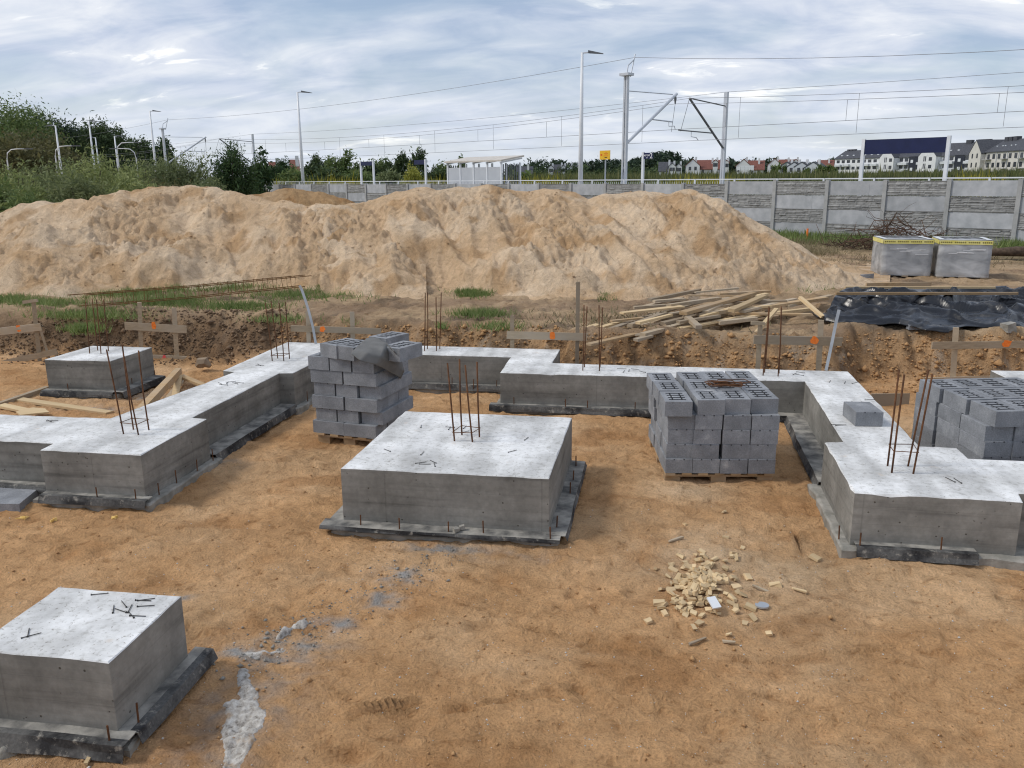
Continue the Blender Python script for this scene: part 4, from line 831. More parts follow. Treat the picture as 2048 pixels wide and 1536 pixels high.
# ================================================================ LATTICE GIRDER OF REBAR
lt = thing('rebar_cage', 'long rusty lattice cage of reinforcing bars lying on the grass', 'rebar cage', tuple(at(370, 590, .7)))
La, Lb = at(140, 615, .70), at(606, 572, .74); dL, sL, uL = frame(Lb-La); Ln = np.linalg.norm(Lb-La)
for (s_, u_, e0, e1) in ((-.1, 0, .0, 0), (.1, 0, .35, 0), (-.1, .2, 0, .1), (.1, .2, .25, .15)): MB().tube([La+dL*e0+sL*s_+uL*u_, (La+Lb)/2+sL*s_+uL*(u_-.02), Lb+dL*e1+sL*s_+uL*u_], .0085, 6).build('longitudinal_bar', M_RUSTY, lt)
for k in range(21):
    c = La+dL*(.3+(Ln-.5)*k/20+random.uniform(-.05, .05)); q = [c+sL*s_+uL*u_ for s_, u_ in ((-.105, -.008), (.105, -.008), (.105, .205), (-.105, .205))]; q = [p+dL*random.uniform(-.02, .02) for p in q]; MB().tube(q+[q[0]], .005, 5).build('stirrup', M_RUSTY, lt)

# ================================================================ BRUSHWOOD
M_BARK = simple('dry_bark', (.055, .038, .028), (.12, .085, .06), 12, .95, .3, 60, 'pos'); M_BARKR = simple('dry_brown_twigs', (.09, .05, .032), (.15, .09, .06), 12, .95, 0, 60, 'pos')
bc = far(1785, 490, 27.5); bc[2] = ground(bc[0], bc[1]); bp = thing('brushwood_pile', 'heap of grubbed-up roots and dry branches in front of the wall', 'brushwood', tuple(bc))
vd = V((bc[1], -bc[0], 0)); vd /= np.linalg.norm(vd)
def branch(p, q, r, n=5, wob=.12, mat=M_BARK):
    p, q = V(p), V(q); L = np.linalg.norm(q-p); pts = [p+(q-p)*k/n+(rng.normal(0, wob*L/n, 3) if 0 < k else 0) for k in range(n+1)]
    MB().tube(pts, [r*(1-.7*k/n) for k in range(n+1)], 5).build('branch', mat, bp, True)
for k in range(230):
    x = random.gauss(0, .78); y = random.uniform(-.5, .5); z = abs(random.gauss(0, .36))*max(.2, 1-abs(x)/1.6); c = bc+vd*x+V((0, y, z+.02)); a = random.uniform(-1, 1); L = random.uniform(.4, 1.3)
    d = vd*math.cos(a)*random.choice((-1, 1))+V((0, random.uniform(-.5, .5), abs(math.sin(a))*.9)); branch(c-d*L*.35, c+d*L*.65, random.uniform(.006, .022), 4, .35, random.choice((M_BARK, M_BARKR)))
for (x0, z0, x1, z1, r) in ((-.35, .05, .02, 1.0, .055), (-.4, .1, -.25, .85, .03), (.05, .95, .75, .45, .03), (-.45, .0, -.15, .55, .09), (-1.25, .55, -.2, .4, .012), (.6, .3, 1.35, .55, .02), (-.1, .2, .35, 1.15, .008), (.1, .3, -.5, 1.25, .008), (.9, .1, 1.3, .65, .015)): branch(bc+vd*x0+V((0, 0, z0)), bc+vd*x1+V((0, random.uniform(-.2, .2), z1)), r, 7, .3)
for k in range(26):
    c = bc+vd*(1.22+random.gauss(0, .12))+V((0, random.uniform(-.1, .1), .40+random.gauss(0, .13))); d = rng.normal(0, 1, 3); d /= np.linalg.norm(d); branch(c-d*.1, c+d*.22, .007, 3, .3, M_BARKR)
lg = at(2030, 512, .74); tag(MB().tube([lg+V((-1.0, .1, .06)), lg+V((0, 0, .12)), lg+V((1.4, -.1, .1))], [.06, .13, .12], 8).build('fallen_log', M_BARK, None, True, base=tuple(lg)), 'dark rotten log on the ground beyond the wrapped pallets', 'log')

# ================================================================ WOOD OFFCUTS, NAILS, CRUMBS
def _oc(): 
    out = []
    for k in range(8):
        m = MB(); m.box((0, 0, 0), (random.uniform(.03, .062), random.uniform(.026, .04), random.uniform(.010, .022)), None, 0, .006); out.append(m.mesh('wood_offcut', M_WOODP))
    return out
OCM = _oc(); ocs = []
def offcut(px, py, lift=0.0, s=1.0, tilt=.5):
    P = on_ground(px, py); o = link('wood_offcut', random.choice(OCM), None, (P[0], P[1], P[2]+.012+lift), (random.uniform(-tilt, tilt), random.uniform(-tilt, tilt), random.uniform(0, 6.28))); o.scale = (s,)*3; return o
for k in range(230):
    r = abs(random.gauss(0, 1)); a = random.uniform(0, 6.28); px = 1400+r*math.cos(a)*44+random.gauss(0, 10); py = 1172+r*math.sin(a)*44; tag(offcut(px, py, max(0, .045*(1-r/1.3))*random.uniform(.2, 1), random.uniform(.7, 1.15)), 'small pale sawn wood offcut in the loose heap', 'offcut', 'offcuts of the loose heap')
for px, py, lab in ((1319.5, 1208, 'single wood offcut lying apart before the offcut heap'), (1551, 1172, 'upright-lying offcut alone beyond the grey disc'), (1629, 1118, 'larger square offcut near the right footing corner'), (1500, 1217, 'flat offcut beside the small grey disc'), (1472, 1177, 'largest pale offcut at the edge of the heap')):
    tag(offcut(px, py, 0, 1.5, .1), lab, 'offcut')
for px0, py0, px1, py1, lab in ((1505, 1174, 1542, 1190, 'thin dark splinter beyond the offcut heap'), (1585, 1180, 1612, 1188, 'pale splinter on the sand near the right footing'), (1378, 1292, 1412, 1280, 'curved strip of bark below the offcut heap'), (1445, 1286, 1470, 1290, 'short bark piece below the offcut heap'), (1338, 1085, 1365, 1078, 'grey splinter above the offcut heap'), (172, 1532, 190, 1502, 'yellow peeled stick by the nearest pad footing')):
    a, b = on_ground(px0, py0), on_ground(px1, py1); tag(MB().beam(a+V((0, 0, .012)), b+V((0, 0, .016)), .018, .012, jit=.003).build('splinter', M_WOODP if ('pale' in lab or 'yellow' in lab) else M_WOODG, base=tuple(a)), lab, 'splinter')
P = on_ground(1524, 1213); n = 16; tag(MB().prism([(P[0]+.045*math.cos(6.283*k/n), P[1]+.04*math.sin(6.283*k/n)) for k in range(n)], P[2]+.002, P[2]+.014).build('grey_disc', M_GALV, base=tuple(P)), 'small round grey metal disc beside the offcut heap', 'disc')
P = on_ground(1427, 1222); tag(MB().box(P+V((0, 0, .06)), (.06, .09, .012), rotz(.5)@np.array([[1, 0, 0], [0, .9, -.4], [0, .4, .9]])).build('crumpled_packet', M_WHITE, base=tuple(P)), 'crumpled white packet on the heap of offcuts', 'packet')
def _nail():
    m = MB(); m.tube([(-.045, 0, .003), (.045, 0, .003)], .0024, 6); m.tube([(-.047, 0, .003), (-.044, 0, .003)], .0055, 8); return m.mesh('nail', M_NAIL)
NM = _nail()
def nail(px, py, z, lab, grp, s=1.0): o = link('nail', NM, None, tuple(at(px, py, z)+V((0, 0, .001))), (0, 0, random.uniform(0, 3.14))); o.scale = (s, 1, 1); tag(o, lab, 'nail', grp)
for px, py in ((248, 1209), (287, 1202), (293, 1200), (292, 1213), (227, 1219), (241, 1222), (260, 1218), (276, 1233), (200, 1189), (57, 1266), (63, 1272), (262, 1230)): nail(px, py, ZN+.001, 'dark steel nail on top of the nearest pad footing', 'nails on the nearest footing')
for px, py in ((842, 926), (850, 929), (866, 924), (869, 930), (845, 907), (774, 901), (842, 853), (899, 857), (931, 864), (930, 855), (1053, 878), (900, 855), (1025, 903)): nail(px, py, ZC+.001, 'dark steel nail on top of the large middle footing', 'nails on the middle footing')
for px, py in ((440, 767), (447, 770), (455, 766), (462, 764), (470, 767), (478, 766), (520, 731), (518, 730), (1244, 738), (1258, 741), (1270, 739), (1285, 744), (1248, 743), (1590, 748), (1598, 750), (1660, 763), (1690, 765), (1710, 766), (1675, 850), (1682, 851), (1600, 745), (1900, 960), (1915, 962), (1740, 800), (98, 842), (105, 842)): nail(px, py, HT+.001, 'dark steel nail on top of the long strip foundation', 'nails on the strip foundation', 1.2)
def lump(name, pts, h, mat, label, cat, nz=6.0, seed=0, amp=.5, step=.022):
    """crusty lump of spilled concrete with an irregular outline lying on the ground"""
    Q = ccw([on_ground(px, py)[:2] for px, py in pts]); Q = np.array(Q); lo, hi = Q.min(0)-.06, Q.max(0)+.06; gx, gy = np.arange(lo[0], hi[0], step), np.arange(lo[1], hi[1], step); X, Y = np.meshgrid(gx, gy)
    ins = np.full(X.shape, 9.0); sgn = np.zeros(X.shape, bool)
    for i in range(len(Q)):
        a, b = Q[i-1], Q[i]; e = b-a; t = np.clip(((X-a[0])*e[0]+(Y-a[1])*e[1])/(e@e), 0, 1); ins = np.minimum(ins, np.hypot(X-a[0]-t*e[0], Y-a[1]-t*e[1]))
        cond = ((a[1] > Y) != (b[1] > Y)); xi = a[0]+(Y-a[1])/(b[1]-a[1]+1e-12)*(b[0]-a[0]); sgn ^= cond & (X < xi)
    d = np.where(sgn, ins, -ins)+.02*fbm(X*14, Y*14, 2, seed); g = np.array([ground(a, b) for a, b in zip(X.ravel(), Y.ravel())]).reshape(X.shape)
    Z = g-.03+(.03+h*(1+amp*fbm(X*nz*2, Y*nz*2, 4, seed+3)))*sstep(-.012, .03, d)+.010*fbm(X*40, Y*40, 2, seed+5)*sstep(-.01, .02, d)
    me = npmesh(name, np.stack([X, Y, Z], -1).reshape(-1, 3), gridfaces(len(gx), len(gy)), mat, True); return tag(link(name, me), label, cat)
def _crust():
    g = NG('crusty_spilled_concrete'); p = g.pos('pos'); n = g.noise(p, 30, 6, .7); n2 = g.noise(p, 7, 5, .6); c = g.ramp(n, (.34, (.20, .18, .155)), (.48, (.42, .39, .35)), (.64, (.60, .575, .53)))
    c = g.mix(g.ramp(n2, (.55, 0.0), (.68, .8)), c, (.42, .27, .14)); return g.fin(c, .95, g.bump(n, .8, .015), .1)
M_CRUST = _crust()
lump('concrete_spill', [(470, 1342), (500, 1340), (518, 1380), (520, 1398), (540, 1430), (520, 1470), (495, 1520), (480, 1548), (440, 1550), (436, 1480), (442, 1410), (472, 1398)], .010, M_CRUST, 'long crusty patch of spilled concrete beside the nearest footing', 'concrete spill', 8, 501, .8, .012)
lump('concrete_chunk', [(540, 1282), (556, 1262), (585, 1248), (620, 1242), (617, 1252), (590, 1263), (570, 1278)], .026, M_CRUST, 'broken sausage-shaped piece of hardened concrete on the sand', 'concrete chunk', 8, 521, .5, .012)
lump('concrete_crumbs', [(458, 1312), (500, 1302), (560, 1290), (600, 1296), (555, 1312), (500, 1322)], .004, M_CRUST, 'thin crumbling strip of spilled concrete beyond the long patch', 'concrete spill', 12, 531, 1.2, .012)
lump('mortar_clod', [(-5, 1500), (30, 1495), (58, 1486), (60, 1494), (30, 1512), (-5, 1522)], .05, M_LEAN, 'grey slab fragment leaning at the corner of the nearest footing', 'concrete chunk', 6, 541, .3, .012)
P = at(407, 733, .08); m = MB(); m.tube([P+V((-.10, 0, .0)), P+V((-.05, 0, .05)), P+V((.03, .02, .06)), P+V((.10, .02, .0))], [.04, .085, .08, .03], 7); tag(m.build('field_stone', M_DIRTS, base=tuple(P)), 'brown field stone at the foot of the bank', 'stone')
sl = [at(-60, 1007, .085)[:2], at(38, 1008, .085)[:2], at(80, 974, .085)[:2], at(-60, 966, .085)[:2]]
tag(MB().prism(ccw([V(q) for q in sl]), -.01, .085).build('paving_slab', M_BLOCK, base=(-5.5, 5.9, 0)), 'thick grey slab lying against the corner footing at the frame edge', 'slab')
M_FOAM = simple('yellow_foam', (.75, .50, .14), (.85, .62, .24), 30, .8, .3, 60, 'pos')
for k, (px, py, s, lab) in enumerate(((42, 1041, .035, 'larger yellow foam crumb nearest the frame edge'), (106, 1042, .022, 'small yellow foam crumb in front of the corner footing, middle one'), (228, 1037, .022, 'small yellow foam crumb below the end of the corner footing felt'))):
    P = on_ground(px, py); m = MB(); m.box(P+V((0, 0, s*.4)), (s*2.0, s*1.2, s*.9), rotz(.3+k), 0, s*.25); m.box(P+V((s*.8, .01, s*.6)), (s*1.0, s, s), rotz(k), 0, s*.25); tag(m.build('foam_crumb', M_FOAM, base=tuple(P)), lab, 'foam', 'yellow foam crumbs')
for px, py, lab in ((912, 1062, 'left pale pebble on the felt in front of the middle footing'), (924, 1058, 'right pale pebble on the felt in front of the middle footing')):
    P = at(px, py, ZCB+.03); tag(MB().box(P+V((0, 0, .012)), (.045, .03, .03), rotz(px), 0, .007).build('pebble', M_LEAN, base=tuple(P)), lab, 'pebble')
def _inp(P, Q):
    s = False
    for i in range(len(Q)):
        a, b = Q[i-1], Q[i]
        if (a[1] > P[1]) != (b[1] > P[1]) and P[0] < a[0]+(P[1]-a[1])/(b[1]-a[1])*(b[0]-a[0]): s = not s
    return s
_CONC = [offset_poly(ccw([V(q)[:2] for q in Q]), .03) for Q in (POLY, cq, [nq3, nq0, nq1, nq2], iq, rq)]
def inside_conc(P): return any(_inp(P, Q) for Q in _CONC)
# gravel, chips and clods nobody would count
def scatter(name, n, region, size, mat, label, seed, aspect=.7, upper=False):
    r = np.random.default_rng(seed); vs = []; fs = []; base = np.array([(1, 0, 0), (-1, 0, 0), (0, 1, 0), (0, -1, 0), (0, 0, 1), (0, 0, -.6)], float); F = [(0, 2, 4), (2, 1, 4), (1, 3, 4), (3, 0, 4), (2, 0, 5), (1, 2, 5), (3, 1, 5), (0, 3, 5)]; k = 0
    while k < n:
        px, py = region(r)
        P = hit_ground(px, py) if upper else on_ground(px, py)
        if inside_conc(P) or abs(ground(P[0], P[1])-P[2]) > .02: continue
        s = size[0]*np.exp(r.normal(0, size[1])); b = base*(1+r.normal(0, .25, (6, 1)))*s*np.array([1, .8, aspect]); a = r.uniform(0, 6.28); b = b@rotz(a).T; vs.append(b+P+V((0, 0, s*.25))); fs += [tuple(i+6*k for i in q) for q in F]; k += 1
    me = npmesh(name, np.concatenate(vs), np.array(fs), mat); tag(link(name, me), label, 'gravel', kind='stuff')
M_CHIP = simple('pale_chips', (.50, .47, .42), (.70, .67, .62), 80, .9, 0, 40, 'pos'); M_CLOD = simple('sand_clods', (.36, .20, .09), (.50, .30, .14), 30, .95, .5, 60, 'pos'); M_DIRT = simple('earth_clods', (.15, .10, .062), (.25, .165, .10), 12, .95, .5, 50, 'pos')
scatter('pale_gravel', 900, lambda r: (r.uniform(0, 2048), r.uniform(1010, 1536)), (.0042, .35), M_CHIP, 'tiny pale chips strewn over the pit floor', 601)
scatter('mortar_gravel', 420, lambda r: (lambda t: (480+420*t+r.normal(0, 45), 1330-230*t+r.normal(0, 22)))(r.uniform(0, 1)), (.007, .4), M_LEAN, 'grey mortar crumbs trailing across the sand', 602)
scatter('sand_clods', 1800, lambda r: (r.uniform(0, 2048), 900+640*r.uniform(0, 1)**1.3), (.0055, .45), M_CLOD, 'small damp sand clods on the pit floor', 603)
scatter('earth_clods', 2200, lambda r: (r.uniform(0, 600), r.uniform(620, 730)), (.018, .5), M_DIRT, 'dark earth clods along the bank', 604, .7, True)
scatter('bank_clods', 2600, lambda r: (r.uniform(1110, 2048), r.uniform(668, 790)) if r.random() < .75 else (r.uniform(560, 1130), r.uniform(655, 700)), (.017, .5), M_CLOD, 'brown earth clods along the bank', 605, .7, True)

# ================================================================ CONCRETE PANEL WALL
def fpos(i, off=0.0): return FP0+FD*i+FN*off
FANG = math.atan2(FU[1], FU[0])+math.pi                  # wall direction, pointing right
def stone_panel(seed):
    r = np.random.default_rng(seed); L, H = 1.94, .49; nx, nz = 97, 34; X, Z = np.meshgrid(np.linspace(0, L, nx), np.linspace(0, H, nz)); D = np.zeros_like(X); z = 0.0
    while z < H:
        hgt = r.uniform(.035, .085); x = -r.uniform(0, .3)
        while x < L:
            ln = r.uniform(.15, .5); ins = (X >= x) & (X < x+ln) & (Z >= z) & (Z < z+hgt); ed = np.minimum(np.minimum(Z-z, z+hgt-Z), .6*np.minimum(X-x, x+ln-X)).clip(0); D = np.where(ins, r.uniform(.012, .042)*sstep(0, .014, ed), D); x += ln
        z += hgt
    D += .004*fbm(X*14, Z*22, 3, seed); vs = np.stack([X, -D-.012, Z], -1).reshape(-1, 3); f = gridfaces(nx, nz); b = len(vs)
    vs = np.concatenate([vs, [(0, .03, 0), (L, .03, 0), (L, .03, H), (0, .03, H)]]); extra = np.array([(0, nx-1, b+1, b), ((nz-1)*nx+nx-1, (nz-1)*nx, b+3, b+2), (b, b+1, b+2, b+3)]); return npmesh('stone_panel', vs, np.concatenate([f, extra]), M_STONEC)
SPM = [stone_panel(700+k) for k in range(4)]
def _smooth_panel(seed):
    m = MB(); L, H = 1.94, .49; r = random.Random(seed); cut = [0]+sorted(r.sample([.48, .97, 1.2, 1.45], r.randint(0, 2)))+[L]
    m.box((L/2, .012, H/2), (L, .04, H))
    for a, b in zip(cut[:-1], cut[1:]): m.box(((a+b)/2, -.011, H/2), (b-a-.006, .006, H-.006))
    return m.mesh('smooth_panel', M_PALEC)
PPM = [_smooth_panel(k) for k in range(4)]
wall = thing('panel_wall', 'grey precast concrete boundary wall of smooth and stone-patterned panels', 'wall', (*fpos(3), .7))
pm = MB().box((0, 0, 1.15), (.13, .15, 2.3)).mesh('wall_post', M_POSTC)
FPANG = math.atan2(-FD[1], -FD[0])
for i in range(-4, 28):
    top = 2.65 if i <= 5 else 2.56; P = fpos(i); link('wall_post', pm, wall, (P[0]-WL[wall.name][0], P[1]-WL[wall.name][1], top+.03-2.3-WL[wall.name][2]), (0, 0, FPANG+rad(random.uniform(-1, 1))))
    tb = 2.65 if i < 5 else 2.56
    P = fpos(i+1); off = FU*-.055
    for k in range(4):
        smooth = (i+k) % 2 == 0; me = random.choice(PPM if smooth else SPM); z = tb-.5*(k+1)
        link('smooth_panel' if smooth else 'stone_panel', me, wall, (P[0]+off[0]-WL[wall.name][0], P[1]+off[1]-WL[wall.name][1], z-WL[wall.name][2]), (0, 0, FPANG))
sk = far(1615, 462, 31.0); tag(MB().tube([(sk[0], sk[1], .6), (sk[0], sk[1], 1.05)], .035, 8).build('marker_peg', M_PAINT, base=(sk[0], sk[1], .6)), 'orange-red marker peg standing at the foot of the wall', 'peg')

# ================================================================ RAILWAY PLATFORM BEYOND THE WALL
RP0, RD = V((11.1, 32.2)), V((-1.63, 1.165)); PLZ = 1.62
def rpos(i, off=0.0): return RP0+RD*i+FN*off
def rail_at(px, off):                                     # point of the line parallel to the platform at that offset, seen at column px
    d = ray(px, 360)[:2]; n = V((d[1], -d[0])); A = RP0+FN*off; t = -(A@n)/(RD@n); return A+RD*t
a, b, c_, d_ = rpos(-25, -.35), rpos(75, -.35), rpos(75, 5.0), rpos(-25, 5.0)
tag(MB().prism(ccw([a, b, c_, d_]), .3, PLZ).build('platform', simple('platform_concrete', (.30, .30, .29), (.38, .38, .37), 2, .9, 0, 40, 'pos')), kind='structure')
M_BAL = simple('track_ballast', (.13, .12, .11), (.22, .20, .18), 40, .95, .8, 30, 'pos')
for o1 in (5.3, 10.2):
    tag(MB().prism(ccw([rpos(-25, o1), rpos(75, o1), rpos(75, o1+3.6), rpos(-25, o1+3.6)]), .5, 1.0).build('track_bed', M_BAL), kind='structure')
# railing
rl = thing('platform_railing', 'long white steel railing running along the platform behind the wall', 'railing', (*rpos(8), PLZ))
bayL = np.linalg.norm(RD); m = MB()
for k in range(1, 16): m.box((bayL*k/16, 0, .55), (.012, .012, .92))
m.box((bayL/2, 0, .12), (bayL-.07, .03, .03)); infill = m.mesh('railing_infill', M_WHITE)
postm = MB().box((0, 0, .56), (.06, .06, 1.12)).mesh('railing_post', M_WHITE); topm = MB().box((bayL/2, 0, 1.10), (bayL-.062, .05, .045)).mesh('top_rail', M_WHITE); RANG = math.atan2(-RD[1], -RD[0])
for i in range(-3, 42):
    P = rpos(i); L0 = (P[0]-WL[rl.name][0], P[1]-WL[rl.name][1], 0)
    link('railing_post', postm, rl, L0, (0, 0, RANG)); P2 = rpos(i+1); L1 = (P2[0]-WL[rl.name][0]-.0*FU[0], P2[1]-WL[rl.name][1], 0); off = -FU*.031
    L1 = (L1[0]+off[0], L1[1]+off[1], 0); link('top_rail', topm, rl, L1, (0, 0, RANG)); link('railing_infill', infill, rl, L1, (0, 0, RANG))
# lamps
def lamp(label, px, top_y, off=None, dist=None, head=1, curved=False, zbase=PLZ):
    if dist is None: P2 = rail_at(px, off); dist = np.hypot(*P2)
    B = far(px, 360, dist); T = upr(px, top_y, B); H = T[2]; B = V((B[0], B[1], zbase)); t = thing('lamp_post', label, 'lamp post', tuple(B), 'lamp posts of the station')
    r = V((_rt0[0], _rt0[1], 0))*head
    if curved:
        MB().tube([B, V((B[0], B[1], H-.9)), V((B[0], B[1], H-.35))+r*.12, V((B[0], B[1], H-.05))+r*.5, V((B[0], B[1], H))+r*1.1, V((B[0], B[1], H))+r*1.8], [.07, .055, .045, .04, .035, .03], 8).build('pole', M_WHITE, t, True)
        MB().beam(V((B[0], B[1], H))+r*1.7, V((B[0], B[1], H))+r*2.4, .2, .08).build('lamp_head', M_DARK, t)
    else:
        MB().tube([B, B+V((0, 0, (H-B[2])*.5)), V((B[0], B[1], H))], [.135, .105, .065], 10).build('pole', M_WHITE, t, True)
        MB().beam(V((B[0], B[1], H-.03))-r*.06, V((B[0], B[1], H+.0))+r*.35, .06, .06).build('bracket', M_WHITE, t)
        hm = MB(); h0 = V((B[0], B[1], H+.02))+r*.3; hm.add([h0+V((0, -.10, -.05)), h0+V((0, .10, -.05)), h0+V((0, .08, .08)), h0+V((0, -.08, .08)), h0+r*.75+V((0, -.06, -.10)), h0+r*.75+V((0, .06, -.10)), h0+r*.75+V((0, .06, -.07)), h0+r*.75+V((0, -.06, -.07))],
                              [(0, 1, 2, 3), (4, 7, 6, 5), (0, 4, 5, 1), (1, 5, 6, 2), (2, 6, 7, 3), (3, 7, 4, 0)]); hm.build('lamp_head', M_DARK, t)
    return t
lamp('tall white lamp post rising highest between the shelter and the yellow sign', 1161, 105, .5)
lamp('white lamp post standing alone before the small blue signs', 606, 184, .5)
lamp('thin white lamp post above the willows, next to the far mast', 314, 222, .5)
lamp('white lamp post with its head turned back, before the dark trees', 125, 251, dist=95, head=-1, zbase=.9)
lamp('double-headed white lamp post before the notch in the trees', 192, 242, dist=100, zbase=.9); lamp('low white lamp post beside the double-headed one', 239, 272, dist=108, zbase=.9)
lamp('white lamp post standing third from the frame edge', 86, 278, dist=112, head=-1, zbase=.9); lamp('white lamp post nearest the frame edge among the trees', 13, 286, dist=120, head=-1, zbase=.9); lamp('short white lamp post just behind the tallest willow', 201, 275, dist=118, head=-1, zbase=.9)
for px, ty, hd, lab in ((20, 298, 1, 'curved street lamp nearest the frame edge'), (117, 292, 1, 'curved street lamp over the willows beside the turned lamp post'), (241, 285, 1, 'curved street lamp behind the middle of the willows'), (277, 297, -1, 'curved street lamp bending back above the willows')): lamp(lab, px, ty, dist=90, head=hd, curved=True, zbase=.9)
# signs
def sign(label, pxl, pxr, ytop, ybot, off, posts=2, mat=M_NAVY, thick=.06, pw=.09):
    A, B = rail_at(pxl, off), rail_at(pxr, off); zt = far((pxl+pxr)/2, ytop, np.hypot(*((A+B)/2)))[2]; zb = far((pxl+pxr)/2, ybot, np.hypot(*((A+B)/2)))[2]; t = thing('station_sign', label, 'sign', (*((A+B)/2), PLZ), 'navy station signs')
    e = (B-A)/np.linalg.norm(B-A); MB().beam((*(A+e*.05), (zt+zb)/2), (*(B-e*.05), (zt+zb)/2), thick, zt-zb).build('panel', mat, t)
    for Q in ((A, B) if posts == 2 else ((A,) if posts == -1 else (B,))): MB().box((Q[0], Q[1], (PLZ+zt+.04)/2), (pw, pw, zt+.04-PLZ), rotz(math.atan2(e[1], e[0]))).build('post', M_WHITE, t)
    return t, A, B, zt, zb
sign('wide navy blue station board on two grey posts before the apartment blocks', 1721, 1889, 277, 307, .4, pw=.12)
sign('small navy sign on two white posts near the lone lamp post', 723, 748, 323, 331, .5, pw=.11)
sign('small navy sign on one white post beside the yellow-green bush', 829, 852, 320, 329, .5, 1, pw=.11)
t, A, B, zt_, zb_ = sign('navy flag sign reading peron 2 on a white post by the mast', 1285, 1306, 305.5, 317.5, .6, -1, pw=.11)
def text(s, P, size, parent, mat, e, name='lettering'):
    cu = bpy.data.curves.new(name, 'FONT'); cu.body = s; cu.size = size; cu.extrude = .004; cu.materials.append(mat); cu.align_x = 'CENTER'; cu.align_y = 'CENTER'; tmp = bpy.data.objects.new(name, cu); COL.objects.link(tmp); bpy.context.view_layer.update(); me = bpy.data.meshes.new_from_object(tmp.evaluated_get(bpy.context.evaluated_depsgraph_get())); bpy.data.objects.remove(tmp); o = bpy.data.objects.new(name, me); COL.objects.link(o); o.parent = parent
    o.location = tuple(V(P)-WL[parent.name]); o.rotation_euler = (math.pi/2, 0, math.atan2(e[1], e[0])); return o
e_ = (B-A)/np.linalg.norm(B-A); zc_ = (zt_+zb_)/2; mid = A+(B-A)*.36-FN*.045; text('peron', (*mid, zc_+.03), .17, t, M_TEXTW, e_); mid = A+(B-A)*.80-FN*.045; text('2', (*mid, zc_-.02), .34, t, M_TEXTW, e_)
mid = A+(B-A)*.42-FN*.045; text('tor', (*mid, zc_-.09), .08, t, M_TEXTW, e_)
A, B = rail_at(1199, .2), rail_at(1219, .2); D0 = np.hypot(*((A+B)/2)); zt_, zb_ = far(1209, 301, D0)[2], far(1209, 319, D0)[2]; ys_ = thing('warning_sign', 'yellow square notice with small print on a thin grey post', 'sign', (*((A+B)/2), PLZ)); e_ = (B-A)/np.linalg.norm(B-A)
MB().beam((*A, (zt_+zb_)/2), (*B, (zt_+zb_)/2), .04, zt_-zb_).build('panel', M_YEL, ys_); MB().tube([(*((A+B)/2+FN*.05), PLZ), (*((A+B)/2+FN*.05), zt_-.05)], .035, 8).build('post', M_GALV, ys_)
pr = MB(); pd = MB()
for k, (u, v, w, h, dk) in enumerate(((.62, .80, .10, .05, 0), (.62, .66, .40, .05, 0), (.62, .52, .28, .05, 0), (.60, .40, .46, .05, 0), (.62, .22, .26, .11, 1), (.17, .52, .16, .20, 2))):
    c = A+(B-A)*u-FN*.023; (pd if dk == 1 else pr).beam((*(c-e_*w*np.linalg.norm(B-A)/2), zb_+(zt_-zb_)*v), (*(c+e_*w*np.linalg.norm(B-A)/2), zb_+(zt_-zb_)*v), .004, h*(zt_-zb_)*.8)
pr.build('small_print', M_TEXTR, ys_); pd.build('bold_print', M_TEXTD, ys_)
# shelter
sA, sB = rail_at(896, 1.0), rail_at(1003, 1.0); sh_ = thing('platform_shelter', 'pale grey platform waiting shelter with a sloping roof', 'shelter', (*((sA+sB)/2), PLZ)); e_ = (sB-sA)/np.linalg.norm(sB-sA); Ls = np.linalg.norm(sB-sA); dep = 1.5
D0 = np.hypot(*((sA+sB)/2)); zr = far(950, 326, D0)[2]
def _glassy():
    g = NG('hazy_polycarbonate'); p = g.pos('pos'); g.fin(g.ramp(g.noise(p, 1.2, 4), (.3, (.50, .52, .55)), (.7, (.58, .60, .62))), .35, None, .5); t = g.n('ShaderNodeBsdfTransparent'); mx = g.n('ShaderNodeMixShader'); mx.inputs[0].default_value = .9
    g.l(t.outputs[0], mx.inputs[1]); g.l(g.b.outputs[0], mx.inputs[2]); g.l(mx.outputs[0], g.out.inputs[0]); return g.mat
M_POLY = _glassy(); sp = lambda u, w, z: V((*(sA+e_*Ls*u+FN*w), z))
for k in range(4): MB().beam(sp(k/4+.012, 0, (PLZ+zr-.25)/2+.05), sp((k+1)/4-.012, 0, (PLZ+zr-.25)/2+.05), .02, zr-PLZ-.35).build('back_pane', M_POLY, sh_)
for k in range(5):
    for w in (0, dep): MB().box(sp(k/4, w, (PLZ+zr)/2), (.09, .09, zr-PLZ), rotz(math.atan2(e_[1], e_[0]))).build('post', M_WHITE, sh_)
    MB().beam(sp(k/4, -.1, zr-.02), sp(k/4, dep+.15, zr+.24), .06, .08).build('roof_beam', M_WHITE, sh_)
for u in (-.004, 1.004):
    for k in range(8): MB().box(sp(u, .14+k*.17, (PLZ+zr)/2), (.03, .06, zr-PLZ-.2), rotz(math.atan2(e_[1], e_[0]))).build('side_slat', M_DARK, sh_)
m = MB(); q = [sp(-.03, -.15, zr+.04), sp(1.03, -.15, zr+.04), sp(1.03, dep+.2, zr+.32), sp(-.03, dep+.2, zr+.32)]; m.add(q+[p+V((0, 0, .09)) for p in q], [(3, 2, 1, 0), (4, 5, 6, 7), (0, 1, 5, 4), (1, 2, 6, 5), (2, 3, 7, 6), (3, 0, 4, 7)]); m.build('roof', simple('shelter_roof_sheet', (.52, .47, .40), (.62, .57, .50), 2, .5, 0, 40, 'pos'), sh_)
